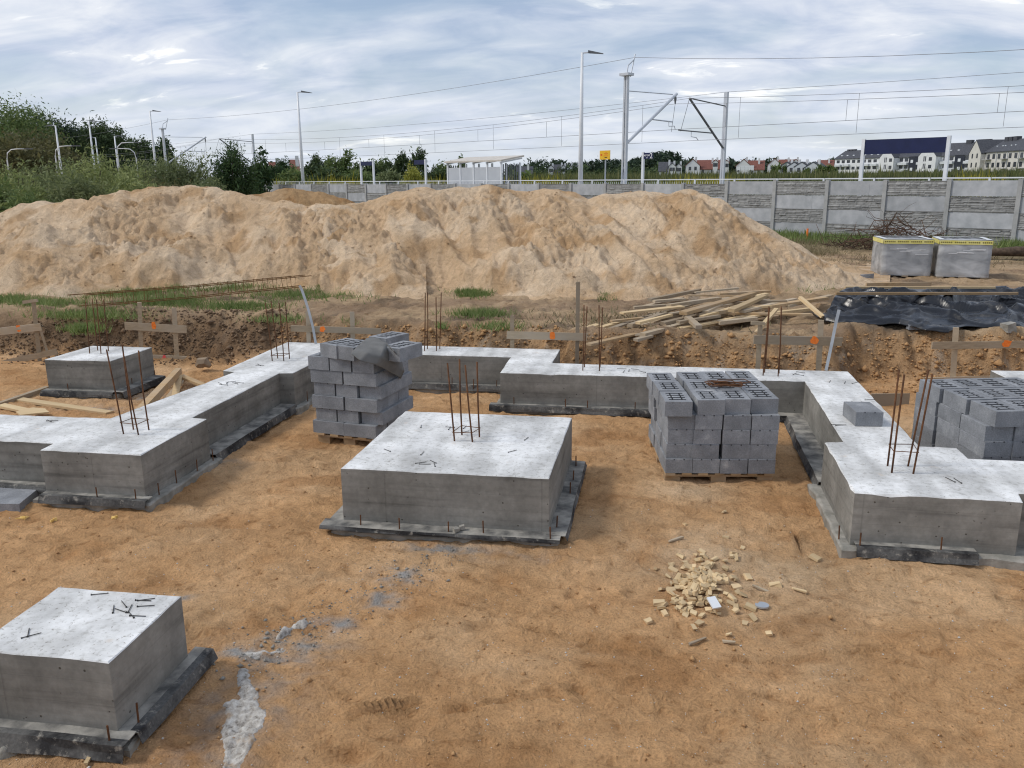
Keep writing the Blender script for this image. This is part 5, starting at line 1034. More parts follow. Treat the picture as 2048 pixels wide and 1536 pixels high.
# ---- masts and overhead line
def mast(label, B, H, near=True, lattice=True):
    t = thing('catenary_mast', label, 'mast', (B[0], B[1], .6), 'catenary masts'); B = V((B[0], B[1], 0)); r = .14 if lattice else .11; s = FN if near else -FN; s3 = V((*s, 0))
    for w in (-1, 1): MB().beam(B+V((*(FU*w*r*.7), .6)), B+V((*(FU*w*r*.45), H)), .09 if lattice else .11, .16, s3).build('column', M_MAST, t)
    lc = MB(); n = 14
    for k in range(n):
        z0, z1 = 1.0+(H-1.2)*k/n, 1.0+(H-1.2)*(k+1)/n; w = 1 if k % 2 else -1; lc.beam(B+V((*(FU*w*r*.5), z0)), B+V((*(-FU*w*r*.5), z1)), .03, .03)
    lc.build('lattice', M_DARK, t)
    if near:
        tip = B+s3*4.2+V((0, 0, H-.60)); MB().tube([B+s3*.15+V((0, 0, H-3.15)), tip], .075, 8).build('cantilever_arm', M_MAST, t); MB().tube([B+s3*.12+V((0, 0, H-.72)), tip-s3*.35+V((0, 0, -.05))], .025, 6).build('stay_rod', M_MAST, t)
        ins = tip-s3*.1; MB().tube([ins, ins+V((0, 0, -.25)), ins+V((0, 0, -.5))], [.03, .07, .03], 6).build('insulator', M_DARK, t); MB().tube([ins+V((0, 0, -.5)), ins-s3*.25+V((0, 0, -1.9))], .012, 5).build('dropper_rod', M_DARK, t)
        g = B+s3*2.0+V((0, 0, H-1.95)); MB().tube([g, g+s3*1.9+V((0, 0, -.05))], .035, 6).build('registration_tube', M_MAST, t); MB().tube([g+s3*1.6+V((0, 0, -.05)), g+s3*1.6+V((0, 0, -.28)), g+s3*2.1+V((0, 0, -.25)), g+s3*2.2+V((0, 0, -.42))], .02, 5).build('steady_arm', M_MAST, t)
        MB().tube([B+V((0, 0, H)), B+s3*.1+V((0, 0, H+.45)), B+s3*.55+V((0, 0, H+.75))], .03, 6).build('top_bracket', M_MAST, t); MB().tube([B+s3*.3+V((0, 0, H-.05)), B+s3*.62+V((0, 0, H+1.0))], .03, 6).build('top_bracket', M_MAST, t); MB().box(B+V((0, 0, H+.02)), (.55, .45, .12), rotz(FANG)).build('cap_plate', M_MAST, t)
        return B+s3*.6+V((0, 0, H+.85)), tip-s3*.1+V((0, 0, -.5)), g+s3*2.2+V((0, 0, -.42))
    tip = B+s3*3.6+V((0, 0, H-.55)); MB().tube([B+s3*.1+V((0, 0, H-3.0)), tip], .06, 8).build('cantilever_arm', M_DARK, t); MB().tube([B+s3*.1+V((0, 0, H-.75)), tip+s3*-.1], .035, 6).build('stay_rod', M_DARK, t)
    g = B+s3*1.1+V((0, 0, H-2.25)); MB().tube([g, g+s3*3.4+V((0, 0, .05))], .035, 6).build('registration_tube', M_DARK, t); MB().tube([tip, g+s3*3.2], .014, 5).build('dropper_rod', M_DARK, t); MB().tube([g+s3*2.2, g+s3*2.2+V((0, 0, -.25)), g+s3*1.7+V((0, 0, -.28)), g+s3*1.5+V((0, 0, -.42))], .02, 5).build('steady_arm', M_MAST, t)
    MB().tube([B+V((0, 0, H)), B+V((0, 0, H+.35))-V((*FU, 0))*.3, B-V((*FU, 0))*1.0], .01, 4) if False else None
    return B+V((0, 0, H)), tip, g+s3*1.5+V((0, 0, -.42))
P1 = rail_at(1248, 1.0); D1 = np.hypot(*P1); H1 = far(1252, 150, D1)[2]; P2 = far(1444, 360, 50.5)[:2]; H2 = far(1450, 184, 50.5)[2]; SPAN = 55.0
NEAR = [mast(lab, P1+FU*SPAN*k, H1, True) for k, lab in ((0, 'near white lattice mast with a long diagonal arm by the yellow sign'), (1, 'far mast with a diagonal arm above the willows'), (2, 'remote mast with a diagonal arm before the wooded slope'))]
FARM = [mast(lab, P2+FU*SPAN*k, H2, False, False) for k, lab in ((0, 'grey mast across the tracks with its arm reaching back'), (1, 'slim far mast beside the dark shrub, arm reaching back'), (2, 'remotest mast with its arm reaching back behind the willows'))]
def wire(label, a, b, sag, r=.010, n=18, droppers=None, grp='overhead line wires'):
    a, b = V(a), V(b); pts = [a+(b-a)*k/n+V((0, 0, -sag*4*(k/n)*(1-k/n))) for k in range(n+1)]; o = tag(MB().tube(pts, r, 5).build('overhead_wire', M_WIRE, base=tuple(a)), label, 'wire', grp)
    return pts, o
def track_wires(M, tag_):
    pts_m = [q[1] for q in M]; pts_c = [q[2] for q in M]; ext_m = pts_m[0]-V((*FU, 0))*SPAN; ext_c = pts_c[0]-V((*FU, 0))*SPAN
    Ms, Cs = [ext_m]+pts_m, [ext_c]+pts_c
    seg = ['span over the wide navy board', 'span above the shelter', 'span above the willows']
    for k in range(3):
        pm_, om = wire('messenger wire of the %s track, %s' % (tag_, seg[k]), Ms[k], Ms[k+1], .75); pc_, oc = wire('contact wire of the %s track, %s' % (tag_, seg[k]), Cs[k], Cs[k+1], .05, .011)
        for j in range(1, 18, 1 if k == 0 else 2):
            if j % 2: MB().tube([pm_[j], V((pm_[j][0], pm_[j][1], pc_[j][2]))], .009, 4).build('dropper', M_WIRE, om)
track_wires(NEAR, 'near'); track_wires(FARM, 'far')
for k, lab in ((0, 'span over the wide navy board'), (1, 'span above the shelter'), (2, 'span above the willows')):
    a = ([NEAR[0][0]-V((*FU, 0))*SPAN]+[q[0] for q in NEAR])[k]; b = NEAR[k][0]; wire('topmost earth wire on the near masts, %s' % lab, a, b, 1.7 if k == 0 else .5)
    a = ([FARM[0][0]-V((*FU, 0))*SPAN]+[q[0] for q in FARM])[k]; b = FARM[k][0]; wire('topmost wire on the far masts, %s' % lab, a, b, .35, .010)

# ================================================================ HOUSES FAR BEHIND
M_RWHITE = simple('white_render', (.66, .67, .68), (.74, .75, .75), .6, .8, 0, 40, 'pos'); M_RCREAM = simple('cream_render', (.56, .54, .50), (.64, .62, .57), .6, .8, 0, 40, 'pos'); M_DROOF = simple('dark_tile_roof', (.055, .058, .068), (.085, .088, .10), 2, .7, .4, 6, 'pos'); M_RROOF = simple('red_tile_roof', (.16, .062, .048), (.22, .09, .068), 2, .75, .4, 6, 'pos')
M_NAVYR = simple('dark_facade', (.025, .03, .045), (.035, .04, .055), 1, .6, 0, 40, 'pos'); M_PANE = simple('window_glass', (.03, .035, .045), (.06, .065, .075), .8, .12, 0, 40, 'pos', .6); M_SKYL = simple('skylight_glass', (.62, .66, .70), (.75, .78, .80), 1, .15, 0, 40, 'pos', .7); M_BALC = simple('balcony_panel', (.55, .58, .60), (.64, .66, .68), 1, .5, 0, 40, 'pos'); M_SHED = simple('pale_metal_cladding', (.50, .53, .57), (.60, .62, .65), .5, .5, 0, 40, 'pos', .4)
class Local:
    def __init__(s, O, ang): s.O = V(O); s.R = rotz(ang); s.ang = ang
    def p(s, x, y, z): return s.O+s.R@V((x, y, z))
    def box(s, mb, x0, x1, y0, y1, z0, z1): return mb.box(s.p((x0+x1)/2, (y0+y1)/2, (z0+z1)/2), (x1-x0, y1-y0, z1-z0), s.R)
    def gable(s, mb, x0, x1, y0, y1, z0, ze, zr, axis='x', over=.4):     # returns (walls, roof) builders
        w, r = MB(), MB(); o = over
        if axis == 'x':
            ym = (y0+y1)/2; pr = [(y0, z0), (y1, z0), (y1, ze), (ym, zr), (y0, ze)]; A = [s.p(x0, y, z) for y, z in pr]; B = [s.p(x1, y, z) for y, z in pr]
            sl = (zr-ze)/(ym-y0); R4 = [(y0-o, ze-o*sl+.06), (ym, zr+.06), (y1+o, ze-o*sl+.06), (y1+o, ze-o*sl+.3), (ym, zr+.3), (y0-o, ze-o*sl+.3)]; C = [s.p(x0-o, y, z) for y, z in R4]; D = [s.p(x1+o, y, z) for y, z in R4]
        else:
            xm = (x0+x1)/2; pr = [(x0, z0), (x1, z0), (x1, ze), (xm, zr), (x0, ze)]; A = [s.p(x, y0, z) for x, z in pr]; B = [s.p(x, y1, z) for x, z in pr]
            sl = (zr-ze)/(xm-x0); R4 = [(x0-o, ze-o*sl+.06), (xm, zr+.06), (x1+o, ze-o*sl+.06), (x1+o, ze-o*sl+.3), (xm, zr+.3), (x0-o, ze-o*sl+.3)]; C = [s.p(x, y0-o*.3, z) for x, z in R4]; D = [s.p(x, y1+o, z) for x, z in R4]
        w.add(A+B, [(0, 1, 2, 3, 4), (9, 8, 7, 6, 5)]+[(i, 5+i, 5+(i+1) % 5, (i+1) % 5) for i in range(5)]); r.add(C+D, [(0, 1, 4, 5), (1, 2, 3, 4), (11, 10, 7, 6), (10, 9, 8, 7)]+[(i, 6+i, 6+(i+1) % 6, (i+1) % 6) for i in range(6)]); return w, r
def house(label, px, py_ridge, D, wpx, gable_front=True, roof=M_RROOF, wallm=M_RWHITE, rise=.45, wide=1.6, turn=0.0, group='far houses'):
    P = far(px, 345, D); w = wpx*D/FPX; zr = far(px, py_ridge, D)[2]; z0 = ground(P[0], P[1])-.3; ang = math.atan2(-P[0], P[1])*1.0+turn; t = thing('far_house', label, 'house', (P[0], P[1], z0), group); Lc = Local((P[0], P[1], 0), ang)
    ze = zr-rise*w if gable_front else zr-.45*7
    if gable_front: W_, R_2 = Lc.gable(None, -w/2, w/2, 0, w*wide, z0, ze, zr, 'y')
    else: W_, R_2 = Lc.gable(None, -w/2, w/2, 0, 9, z0, ze, zr, 'x')
    W_.build('wall', wallm, t); rf = R_2.build('roof', roof, t)
    for x in (-w*.2, w*.2):
        m = MB(); Lc.box(m, x-.45, x+.45, -.04, .02, ze-1.6, ze-.3); m.build('window', M_PANE, t)
    m = MB(); Lc.box(m, w*.15, w*.15+.7, 2.5, 3.2, zr-1.2, zr+1.0); m.build('chimney', M_RWHITE, rf); return t
for a in ((1385, 319, 330, 26, True, 'red-roofed white house, first gable from the middle mast'), (1415, 321, 333, 44, False, 'long red roof joined to the first red-roofed gable'), (1430, 320, 328, 9, True, 'narrow white gable breaking the long red roof'), (1452, 321, 329, 9, True, 'second narrow white gable near the grey far mast'), (1486, 319, 330, 26, True, 'red-roofed white gable just beyond the grey mast'), (1510, 322, 333, 30, False, 'red roof running on behind the white truck'),
          (1548, 318, 350, 24, True, 'red-roofed white house beside the grey sheds'), (1568, 320, 352, 34, False, 'red roof above the first grey shed'), (1590, 319, 350, 10, True, 'narrow white gable between red roof and sheds'), (1650, 321, 380, 26, False, 'red roof glimpsed past the grey sheds before the apartments')):
    house(a[5], a[0], a[1], a[2], a[3], a[4], M_RROOF)
for a in ((1332, 325, 320, 26, False, 'dark-roofed white house right of the flag sign'), (1344, 327, 318, 13, True, 'small white gable of the dark-roofed house'), (1357, 328, 319, 12, True, 'last small dark-roofed gable of that pair'), (1102, 331, 340, 10, True, 'tiny white gable past the shelter, first one'), (1118, 330, 342, 24, False, 'dark low roof past the shelter'), (1127, 331, 340, 9, True, 'tiny white gable past the shelter, second one'), (1140, 331, 341, 12, True, 'tiny white gable beside the tall lamp post'), (1152, 331, 344, 18, False, 'dark low roof touching the tall lamp post')):
    house(a[5], a[0], a[1], a[2], a[3], a[4], M_DROOF)
for a in ((1050, 334, 300, 28, False, 'brown-roofed farmhouse right behind the shelter'), (550, 326, 170, 14, False, 'red-roofed cottage among trees beside the lone lamp'), (590, 321, 180, 12, False, 'second red roof between the trees'), (650, 330, 175, 14, True, 'grey gable hidden among the middle trees')): house(a[5], a[0], a[1], a[2], a[3], a[4], M_RROOF if 'red' in a[5] else M_DROOF, M_RCREAM)
for k in range(4):
    D = 300; px = 1572+k*15; house(['grey metal shed nearest the red roofs', 'grey metal shed, second of the row', 'grey metal shed, third of the row', 'grey metal shed with the widest gable, last of the row'][k], px+(8 if k == 3 else 0), 325, D-k*3, 24 if k < 3 else 30, True, M_DROOF, M_SHED, .32, 1.6, -.25, 'row of grey sheds')
P = far(1487, 343, 290); P[2] = far(1487, 345, 290)[2]; tr = thing('white_truck', 'small white box truck parked before the red-roofed houses', 'truck', tuple(P)); Lc = Local(P, math.atan2(-P[0], P[1])); m = MB(); Lc.box(m, -1.0, 3.2, -1, 1, .6, 2.2); m.build('cargo_box', M_WHITE, tr); m = MB(); Lc.box(m, -2.2, -1.05, -.95, .95, .4, 1.8); m.build('cab', M_WHITE, tr)
for x in (-1.6, 2.2): MB().tube([Lc.p(x, -1.02, .4), Lc.p(x, -.75, .4)], .42, 10).build('wheel', M_DARK, tr)
# ---- white apartment block
def windows(Lc, t, xs_, zs, w, h, y=-.05, mat=M_PANE):
    for x in xs_:
        for z in zs: m = MB(); Lc.box(m, x-w/2, x+w/2, y, y+.1, z, z+h); m.build('window', mat, t)
DA = 400.0; PA, PB_ = far(1668, 345, DA+25), far(1945, 345, DA-22); angA = math.atan2(PB_[1]-PA[1], PB_[0]-PA[0]); LA = np.linalg.norm((PB_-PA)[:2]); zA = 2.6; Lc = Local((PA[0], PA[1], zA), angA)
ap = thing('apartment_block', 'long white apartment block with dark roof, white gables and balconies', 'building', (PA[0], PA[1], zA)); sx = LA/277.0
W_, R_2 = Lc.gable(None, 0, 105*sx, 0, 13, 0, 8.7, 12.2, 'x'); W_.build('wall', M_RWHITE, ap); rfA = R_2.build('roof', M_DROOF, ap); W_, R_2 = Lc.gable(None, 105*sx+.3, LA+6, 2, 15, 0, 8.6, 13.4, 'x'); W_.build('wall', M_RWHITE, ap); rfB = R_2.build('roof', M_DROOF, ap)
for (g0, g1, top) in ((104, 133, 12.6), (181, 214, 12.9)):
    W_, R_2 = Lc.gable(None, g0*sx, g1*sx, -1.2, 9, 0, 8.5, top, 'y', .15); W_.build('gable_wall', M_RWHITE, ap, ); R_2.build('gable_roof', M_DROOF, ap); windows(Lc, ap, [(g0+11)*sx, (g0+14)*sx], [.8, 3.7, 6.6], .45, 2.0, -1.25); windows(Lc, ap, [(g0+23)*sx], [.8, 3.8, 6.8], 1.5, 1.4, -1.25)
for (d0, d1) in ((154, 171), (239, 256)): m = MB(); Lc.box(m, d0*sx, d1*sx, 1.6, 2.1, 0, 8.8); m.build('dark_bay', M_NAVYR, ap)
windows(Lc, ap, [(8+11.8*k)*sx for k in range(8)], [3.9, 6.8], 1.8, 1.25); windows(Lc, ap, [138*sx, 148*sx, 176*sx, 221*sx, 232*sx, 260*sx, 268*sx], [.9, 3.9, 6.8], 1.7, 1.35, 1.9); windows(Lc, ap, [160*sx, 247*sx], [3.0, 6.2], 1.2, 1.2, 1.55, M_SKYL)
for (b0, b1, y) in ((-5, 17, -1.3), (22, 36, -1.3), (62, 80, -1.3), (84, 98, -1.3)): m = MB(); Lc.box(m, b0*sx, b1*sx, y, -.06, 5.3, 6.2); m.build('balcony', M_BALC, ap)
for (b0, b1) in ((134, 153), (172, 180), (216, 238), (257, 272)):
    for z in (2.4, 5.4): m = MB(); Lc.box(m, b0*sx, b1*sx, .5, 1.9, z, z+1.0); m.build('balcony', M_BALC, ap)
for k, x in enumerate((9, 22, 36, 62, 76, 90)): m = MB(); yy = 1.6; Lc.box(m, x*sx-.45, x*sx+.45, yy, yy+.7, 9.95, 10.35); m.build('skylight', M_SKYL, rfA)
for x in (137, 150, 166, 222, 236, 264): m = MB(); Lc.box(m, x*sx-.45, x*sx+.45, 4.2, 5.0, 10.55, 10.95); m.build('skylight', M_SKYL, rfB)
for x in (6, 13, 20, 45): m = MB(); Lc.box(m, x*sx-.6, x*sx+.6, 6, 7.2, 11.5, 13.0); m.build('chimney', M_DROOF, rfA)
for x in (242, 262, 272): m = MB(); Lc.box(m, x*sx-1.2, x*sx+1.2, 7.5, 9.2, 12.5, 14.6); m.build('chimney', M_DROOF, rfB)
# ---- cream apartment block, cut by the frame
PC, PD = far(1937, 345, 330), far(2130, 345, 285); angC = math.atan2(PD[1]-PC[1], PD[0]-PC[0]); zC = 2.3; Lc = Local((PC[0], PC[1], zC), angC); ac = thing('apartment_block', 'cream unfinished apartment block with a steep gable, cut by the frame edge', 'building', (PC[0], PC[1], zC)); LC = np.linalg.norm((PD-PC)[:2])
W_, R_2 = Lc.gable(None, 7.5, LC, 1.0, 13, 0, 8.4, 12.0, 'x'); W_.build('wall', M_RCREAM, ac); rfC = R_2.build('roof', M_DROOF, ac); W_, R_2 = Lc.gable(None, 0, 7.4, -.5, 11, 0, 8.2, 12.3, 'y', .3); W_.build('gable_wall', M_RCREAM, ac); R_2.build('gable_roof', M_DROOF, ac)
windows(Lc, ac, [2.2, 5.2], [.8, 3.7, 6.6], .8, 1.5, -.55); windows(Lc, ac, [9.5+3.1*k for k in range(11)], [.7, 3.5, 6.2], 1.5, 1.5, .95)
for x in (9.5, 19.0, 28.5): 
    for z in (2.9, 5.9): m = MB(); Lc.box(m, x-1.6, x+1.9, -.3, .94, z, z+.22); m.build('balcony', M_POSTC, ac)
for x in (8.2, 14.3, 20.5, 26.7): m = MB(); Lc.box(m, x-.15, x+.15, .9, .985, 0, 8.4); m.build('downpipe', M_GALV, ac)
for x in (9.5, 11.8, 14.5, 21, 25): m = MB(); Lc.box(m, x-1.0, x+1.0, 6.0, 7.6, 11, 13.1); m.build('chimney', M_DROOF, rfC)
for x in (9.4, 12.8, 14.2, 17.5, 19.8): m = MB(); Lc.box(m, x-.3, x+.3, 3.4, 4.0, 10.1, 10.4); m.build('skylight', M_SKYL, rfC)

# ================================================================ VEGETATION
ML = dict(willow=leafmat('willow_leaf', (.14, .17, .065), (.25, .295, .105), (.40, .43, .18)), olive=leafmat('olive_leaf', (.10, .125, .055), (.175, .21, .09), (.29, .32, .15)), dark=leafmat('dark_leaf', (.022, .05, .018), (.045, .085, .03), (.09, .14, .05), .25), wood=leafmat('wood_leaf', (.035, .058, .025), (.065, .10, .04), (.12, .16, .06), .25), mid=leafmat('mid_leaf', (.07, .115, .035), (.13, .185, .06), (.24, .28, .10)), yellow=leafmat('yellow_leaf', (.22, .24, .04), (.36, .36, .07), (.50, .46, .11)), brown=leafmat('brownish_leaf', (.075, .08, .035), (.125, .12, .05), (.20, .185, .08)), deep=leafmat('distant_leaf', (.02, .038, .026), (.036, .062, .036), (.07, .10, .055), .2))
M_TRUNK = simple('tree_bark', (.06, .048, .036), (.11, .09, .07), 6, .95, .4, 20, 'pos')
def leaves(center, rad3, n, size, seed, clumps=40, up=0.0, flat=.6, hang=0.0):
    r = np.random.default_rng(seed); d = r.normal(0, 1, (clumps, 3)); d /= np.linalg.norm(d, axis=1)[:, None]; rr = r.uniform(.35, 1.0, (clumps, 1))**.6; C = d*rr*.84; C[:, 2] = np.where(C[:, 2] < -.55, C[:, 2]*.5, C[:, 2])
    k = r.integers(0, clumps, n); cs = r.uniform(.10, .20, clumps)[k][:, None]; P = (C[k]+r.normal(0, 1, (n, 3))*cs*np.array([1, 1, .8]))*np.array(rad3)+np.array(center)
    a = r.normal(0, 1, (n, 3)); a[:, 2] += up+hang; a /= np.linalg.norm(a, axis=1)[:, None]; b = np.cross(a, r.normal(0, 1, (n, 3))); b /= np.linalg.norm(b, axis=1)[:, None]; s = size*np.exp(r.normal(0, .35, (n, 1))); a = a*s*(1.0+up*.6); b = b*s*flat*.5
    vs = np.stack([P-a*.5, P+b*.6, P+a*.6, P-b*.6], 1).reshape(-1, 3); return vs
def tree(name, label, P, H, rad3, mat, seed, n=2600, size=.35, cat='tree', group=None, clumps=45, up=0.0, trunk=True, low=.32):
    P = V(P); t = thing(name, label, cat, tuple(P), group); cz = H-rad3[2]; vs = leaves((0, 0, cz), rad3, n, size, seed, clumps, up); vs = vs[:len(vs)//4*4]; vs[:, 2] = np.maximum(vs[:, 2], .02)
    me = npmesh('crown', vs, np.arange(len(vs)).reshape(-1, 4), mat); link('crown', me, t)
    r = random.Random(seed); m = MB(); tr = max(.05, H*.022)
    if trunk:
        m.tube([P+V((0, 0, -.2)), P+V((r.uniform(-.1, .1), 0, H*.35)), P+V((r.uniform(-.3, .3), 0, H*.8))], [tr*1.3, tr, tr*.3], 7)
        for k in range(5):
            a = r.uniform(0, 6.28); z0 = H*r.uniform(.25, .6); m.tube([P+V((0, 0, z0)), P+V((math.cos(a)*rad3[0]*.6, math.sin(a)*rad3[1]*.6, z0+H*.22))], [tr*.5, tr*.15], 5)
        m.build('trunk', M_TRUNK, t, True)
    else:
        for k in range(9):
            a = r.uniform(0, 6.28); m.tube([P+V((r.uniform(-.3, .3), r.uniform(-.3, .3), -.1)), P+V((math.cos(a)*rad3[0]*.45, math.sin(a)*rad3[1]*.45, H*r.uniform(.5, .85)))], [.05, .012], 5)
        m.build('stem', M_TRUNK, t)
    return t
def veg(name, label, px, ptop, D, wpx, mat, seed, zb=None, **k):
    B = far(px, 360, D); B[2] = ground(B[0], B[1]) if zb is None else zb; top = far(px, ptop, D)[2]; H = top-B[2]; w = wpx*D/FPX/2; return tree(name, label, B, H*1.0, (w, w, H*k.pop('vr', .5)), ML[mat], seed, **k)
# willow thicket behind the left heap
for k, (px, pt, D, w, mt, lab) in enumerate([(-30, 345, 27, 130, 'mid', 'green bush at the frame edge beside the left sand heap'), (20, 325, 30, 150, 'willow', 'yellow-green willow bush next to the frame edge'), (95, 312, 33, 150, 'olive', 'olive willow bush below the curved street lamps'), (60, 372, 26, 130, 'mid', 'low leafy bush close behind the left sand heap'), (165, 296, 35, 150, 'willow', 'tallest yellow-green willow bush of the thicket'), (225, 302, 36, 140, 'willow', 'bright willow bush in the middle of the thicket'), (290, 308, 37, 140, 'olive', 'grey-olive willow bush under the thin lamp post'), (150, 345, 29, 140, 'olive', 'low olive willow bush in front of the tallest one'), (255, 345, 30, 130, 'willow', 'low willow bush behind the notch of the sand heap'),
                                             (345, 300, 38, 130, 'olive', 'wispy olive bush under the far mast'), (395, 296, 38, 110, 'olive', 'feathery bush next to the dark shrub'), (330, 345, 31, 130, 'brown', 'brownish willow bush behind the sand crest'), (410, 345, 32, 110, 'olive', 'low olive bush at the foot of the dark shrub')]):
    veg('willow_bush', lab, px, pt, D, w, mt, 800+k, cat='bush', group='willow thicket', n=13000, size=.085, clumps=110, up=.45, trunk=False, vr=.62)
veg('dark_shrub', 'dense dark green shrub standing at the end of the wall', 466, 284, 36, 88, 'dark', 830, cat='shrub', n=18000, size=.10, clumps=100, trunk=False, vr=.58); veg('dark_shrub', 'dark tree peeping out behind the dark shrub and mast', 518, 296, 60, 50, 'dark', 831, cat='tree', n=3000, size=.25, vr=.6)
# wooded slope on the left
for k, (px, pt, D, w, mt, lab) in enumerate([(25, 194, 120, 190, 'mid', 'largest rounded tree at the frame edge with a light top'), (-40, 230, 115, 160, 'mid', 'tree half outside the frame on the wooded slope'), (95, 212, 128, 130, 'wood', 'dark rounded tree beside the largest one'), (140, 240, 130, 110, 'deep', 'dark tree in the dip of the wooded slope'), (40, 262, 105, 170, 'brown', 'brownish tree below the largest one'), (100, 262, 108, 110, 'brown', 'low brownish tree before the dark ones'), (170, 250, 132, 90, 'deep', 'dark tree behind the double-headed lamp'), (205, 235, 125, 80, 'wood', 'pointed tree right of the double-headed lamp'), (240, 248, 128, 70, 'wood', 'rounded tree at the end of the wooded slope'),
                                             (285, 263, 120, 48, 'wood', 'small open tree standing apart below the thin lamp'), (330, 273, 115, 44, 'dark', 'small dark tree behind the far mast'), (60, 225, 135, 120, 'wood', 'tall tree between the two largest crowns')]):
    veg('slope_tree', lab, px, pt, D, w, mt, 850+k, group='trees on the wooded slope', n=15000, size=.34, clumps=120, vr=.55)
# row of trees behind the platform
for k, (px, pt, D, w, mt, lab) in enumerate([(548, 322, 105, 34, 'dark', 'low dark tree right of the slim far mast'), (570, 316, 108, 38, 'dark', 'dark conifer-like tree beside the red cottage'), (590, 333, 95, 50, 'mid', 'low green bush before the lone lamp post'), (622, 322, 104, 30, 'wood', 'slim tree touching the lone lamp post'), (638, 299, 106, 34, 'wood', 'pointed tree right of the lone lamp post'), (672, 306, 100, 52, 'mid', 'broad yellowish-green tree in the row behind the platform'), (700, 300, 100, 44, 'mid', 'light rounded tree just before the first small navy sign'), (655, 335, 92, 60, 'wood', 'low bush at the foot of the broad tree'), (735, 322, 104, 40, 'wood', 'tree seen between the posts of the small navy sign'), (760, 308, 108, 36, 'mid', 'tree with thin top sprays past the first navy sign'), (785, 316, 106, 40, 'wood', 'dark tree before the one-post navy sign'), (805, 304, 104, 30, 'wood', 'spiky tree left of the one-post navy sign'), (840, 292, 100, 42, 'wood', 'open wispy tree above the one-post navy sign'), (870, 330, 98, 50, 'wood', 'low dark bush beside the shelter'), (890, 325, 110, 40, 'mid', 'bush half hidden by the shelter'), (925, 308, 105, 14, 'mid', 'thin sprig rising over the shelter roof'), (1040, 340, 90, 40, 'mid', 'low bush right of the shelter'), (720, 338, 92, 70, 'mid', 'low hedge-like bush below the first small navy sign'), (780, 340, 90, 60, 'olive', 'low olive bush before the yellow-green one')]):
    veg('row_tree', lab, px, pt, D, w*1.35, mt, 880+k, group='trees behind the platform', n=4200, size=.30, clumps=50, vr=.55)
veg('yellow_bush', 'bright yellow-green bush below the one-post navy sign', 826, 328, 85, 46, 'yellow', 910, cat='bush', n=3500, size=.2, trunk=False, vr=.6)
for k, (px, pt, D, w, lab) in enumerate([(1565, 324, 300, 26, 'small round tree before the first grey shed'), (1612, 333, 280, 14, 'little bush before the grey sheds'), (1640, 328, 285, 20, 'bush at the end of the grey sheds'), (1660, 330, 285, 24, 'bush beside the white apartment block'), (1548, 331, 310, 20, 'dark bush before the red-roofed house')]): veg('field_tree', lab, px, pt, D, w, 'mid', 920+k, cat='tree', group='single trees in the fields', n=900, size=.8, clumps=20, vr=.55)
# far woods: one mass
def wood_mass(name, label, prof, D0, D1, n, size, mat, seed):
    r = np.random.default_rng(seed); vs = []; pxs = [q[0] for q in prof]; pys = [q[1] for q in prof]; per = 260
    for k in range(n//per):
        px = r.uniform(pxs[0], pxs[-1]); D = r.uniform(D0, D1); pt = np.interp(px, pxs, pys)+abs(r.normal(0, 3.0)); B = far(px, 360, D); top = far(px, pt, D)[2]; R3 = r.uniform(3.5, 6.5); z = top-R3*.8; vs.append(leaves((B[0], B[1], z), (R3, R3, R3*.9), per//2, size, int(r.integers(1e6)), 14)); 
        z2 = ground(B[0], B[1])+r.uniform(.1, .8)*max(1, top-2-ground(B[0], B[1])); vs.append(leaves((B[0], B[1], z2), (R3, R3, R3), per//2, size*1.2, int(r.integers(1e6)), 14))
    vs = np.concatenate(vs); me = npmesh(name, vs, np.arange(len(vs)).reshape(-1, 4), ML[mat]); tag(link(name, me), label, 'wood', kind='stuff')
wood_mass('distant_wood', 'dark distant wood with a hump behind the fields', [(1015, 332), (1050, 326), (1075, 320), (1100, 318), (1150, 325), (1200, 316), (1240, 318), (1270, 316), (1290, 310), (1310, 303), (1330, 300), (1348, 304), (1362, 314), (1380, 322), (1400, 318), (1440, 322), (1465, 319), (1500, 318), (1520, 326), (1555, 320), (1575, 322), (1600, 330), (1640, 326), (1660, 316), (1680, 316)], 430, 520, 60000, 1.5, 'deep', 941)
wood_mass('far_hedge', 'green hedge line at the far edge of the fields', [(1015, 338), (1100, 336), (1180, 334), (1250, 336), (1320, 338)], 330, 360, 14000, .9, 'wood', 942)
# maize field and goldenrod
def blades(name, label, n, place, h, w, mat, seed, lean=.25):
    r = np.random.default_rng(seed); P = place(r, n); a = r.uniform(0, 6.28, n); H = h*np.exp(r.normal(0, .18, n)); W_ = w*np.exp(r.normal(0, .2, n)); u = np.stack([np.cos(a), np.sin(a), np.zeros(n)], 1)*W_[:, None]; b = r.uniform(0, 6.28, n); l = np.stack([np.cos(b)*lean*H, np.sin(b)*lean*H, H], 1)
    vs = np.stack([P-u/2, P+u/2, P+l], 1).reshape(-1, 3); me = npmesh(name, vs, np.arange(len(vs)).reshape(-1, 3), mat); return tag(link(name, me), label, 'plants', kind='stuff')
def band(p0, p1, D0, D1):
    def f(r, n):
        px = r.uniform(p0, p1, n); D = r.uniform(D0, D1, n); out = np.array([far(a, 360, d) for a, d in zip(px, D)]); out[:, 2] = [ground(a, b) for a, b in out[:, :2]]; return out
    return f
M_MAIZE = leafmat('maize_leaf', (.07, .09, .035), (.13, .15, .05), (.22, .21, .09)); M_GOLD = leafmat('goldenrod_bloom', (.10, .12, .03), (.30, .27, .03), (.50, .42, .05), .2); M_GRASS = leafmat('grass_blade', (.10, .15, .04), (.18, .25, .075), (.32, .36, .15)); M_DRYG = leafmat('dry_grass', (.16, .13, .07), (.24, .20, .11), (.34, .29, .17))
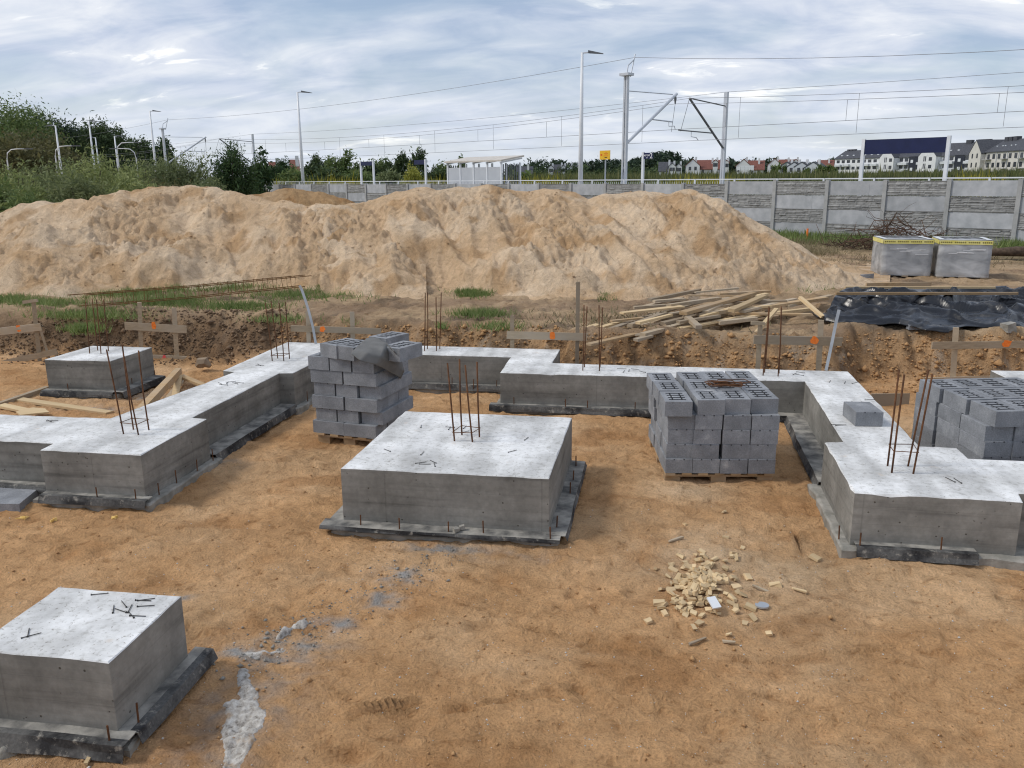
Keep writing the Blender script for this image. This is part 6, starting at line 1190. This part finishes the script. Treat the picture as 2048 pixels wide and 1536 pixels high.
blades('maize_field', 'tall maize standing in a long green strip before the houses', 26000, band(1020, 2150, 150, 215), 2.3, .55, M_MAIZE, 951, .12)
blades('maize_stubble', 'low weeds along the near edge of the maize', 9000, band(1020, 2150, 120, 150), 1.2, .5, ML['olive'], 952, .3)
blades('goldenrod', 'yellow goldenrod flowering beyond the platform', 9000, lambda r, n: (lambda c: np.array([(lambda q: (q[0], q[1], ground(q[0], q[1])))(far(c[k % len(c)]+r.normal(0, 22), 360, r.uniform(62, 95))) for k in range(n)]))([540, 640, 690, 860, 1060, 1090, 1380, 1440, 1950, 1000]), 1.75, .22, M_GOLD, 953, .3)
blades('weed_strip', 'rough green weeds beyond the railway', 16000, band(480, 2150, 62, 100), 1.3, .3, ML['olive'], 954, .35)
# grass on the site
def patches(L, spread=1.0):
    def f(r, n):
        out = []; ws = np.array([q[4] for q in L]); k = r.choice(len(L), n, p=ws/ws.sum())
        for i in k:
            px, py, rx, ry, _ = L[i]; P = on_ground(px+r.normal(0, rx*.5), py+r.normal(0, ry*.5), .6); out.append((P[0], P[1], P[2]-.005))
        return np.array(out)
    return f
GP = [(250, 585, 130, 12, 8), (400, 575, 130, 8, 6), (180, 630, 100, 10, 5), (90, 608, 90, 8, 3), (330, 605, 90, 10, 5), (690, 576, 70, 7, 6), (740, 573, 50, 5, 3), (600, 592, 120, 10, 4), (945, 588, 35, 7, 4), (480, 615, 90, 8, 3), (960, 630, 60, 8, 2), (1000, 655, 50, 6, 1), (1210, 597, 20, 5, .6), (1600, 580, 60, 5, .8), (700, 645, 20, 5, .4), (170, 660, 40, 8, 1.5), (20, 600, 60, 8, 2), (560, 640, 60, 6, 1), (885, 655, 10, 3, .3)]
blades('site_grass', 'patches of green grass on the trodden ground before the sand heaps', 26000, patches(GP), .10, .013, M_GRASS, 961, .6)
blades('wall_weeds', 'green weeds and grass growing along the foot of the wall', 9000, patches([(1880, 487, 30, 10, 3), (1960, 480, 60, 8, 3), (1700, 478, 160, 10, 3), (2030, 488, 40, 10, 2), (1580, 470, 60, 5, 1)]), .22, .03, M_GRASS, 962, .5)
blades('dry_stalks', 'dry yellowed grass between the brushwood and the sand heap', 6000, patches([(1650, 485, 120, 12, 4), (1620, 505, 80, 8, 2), (1850, 520, 200, 15, 2), (1250, 640, 300, 20, 1)]), .10, .02, M_DRYG, 963, .7)
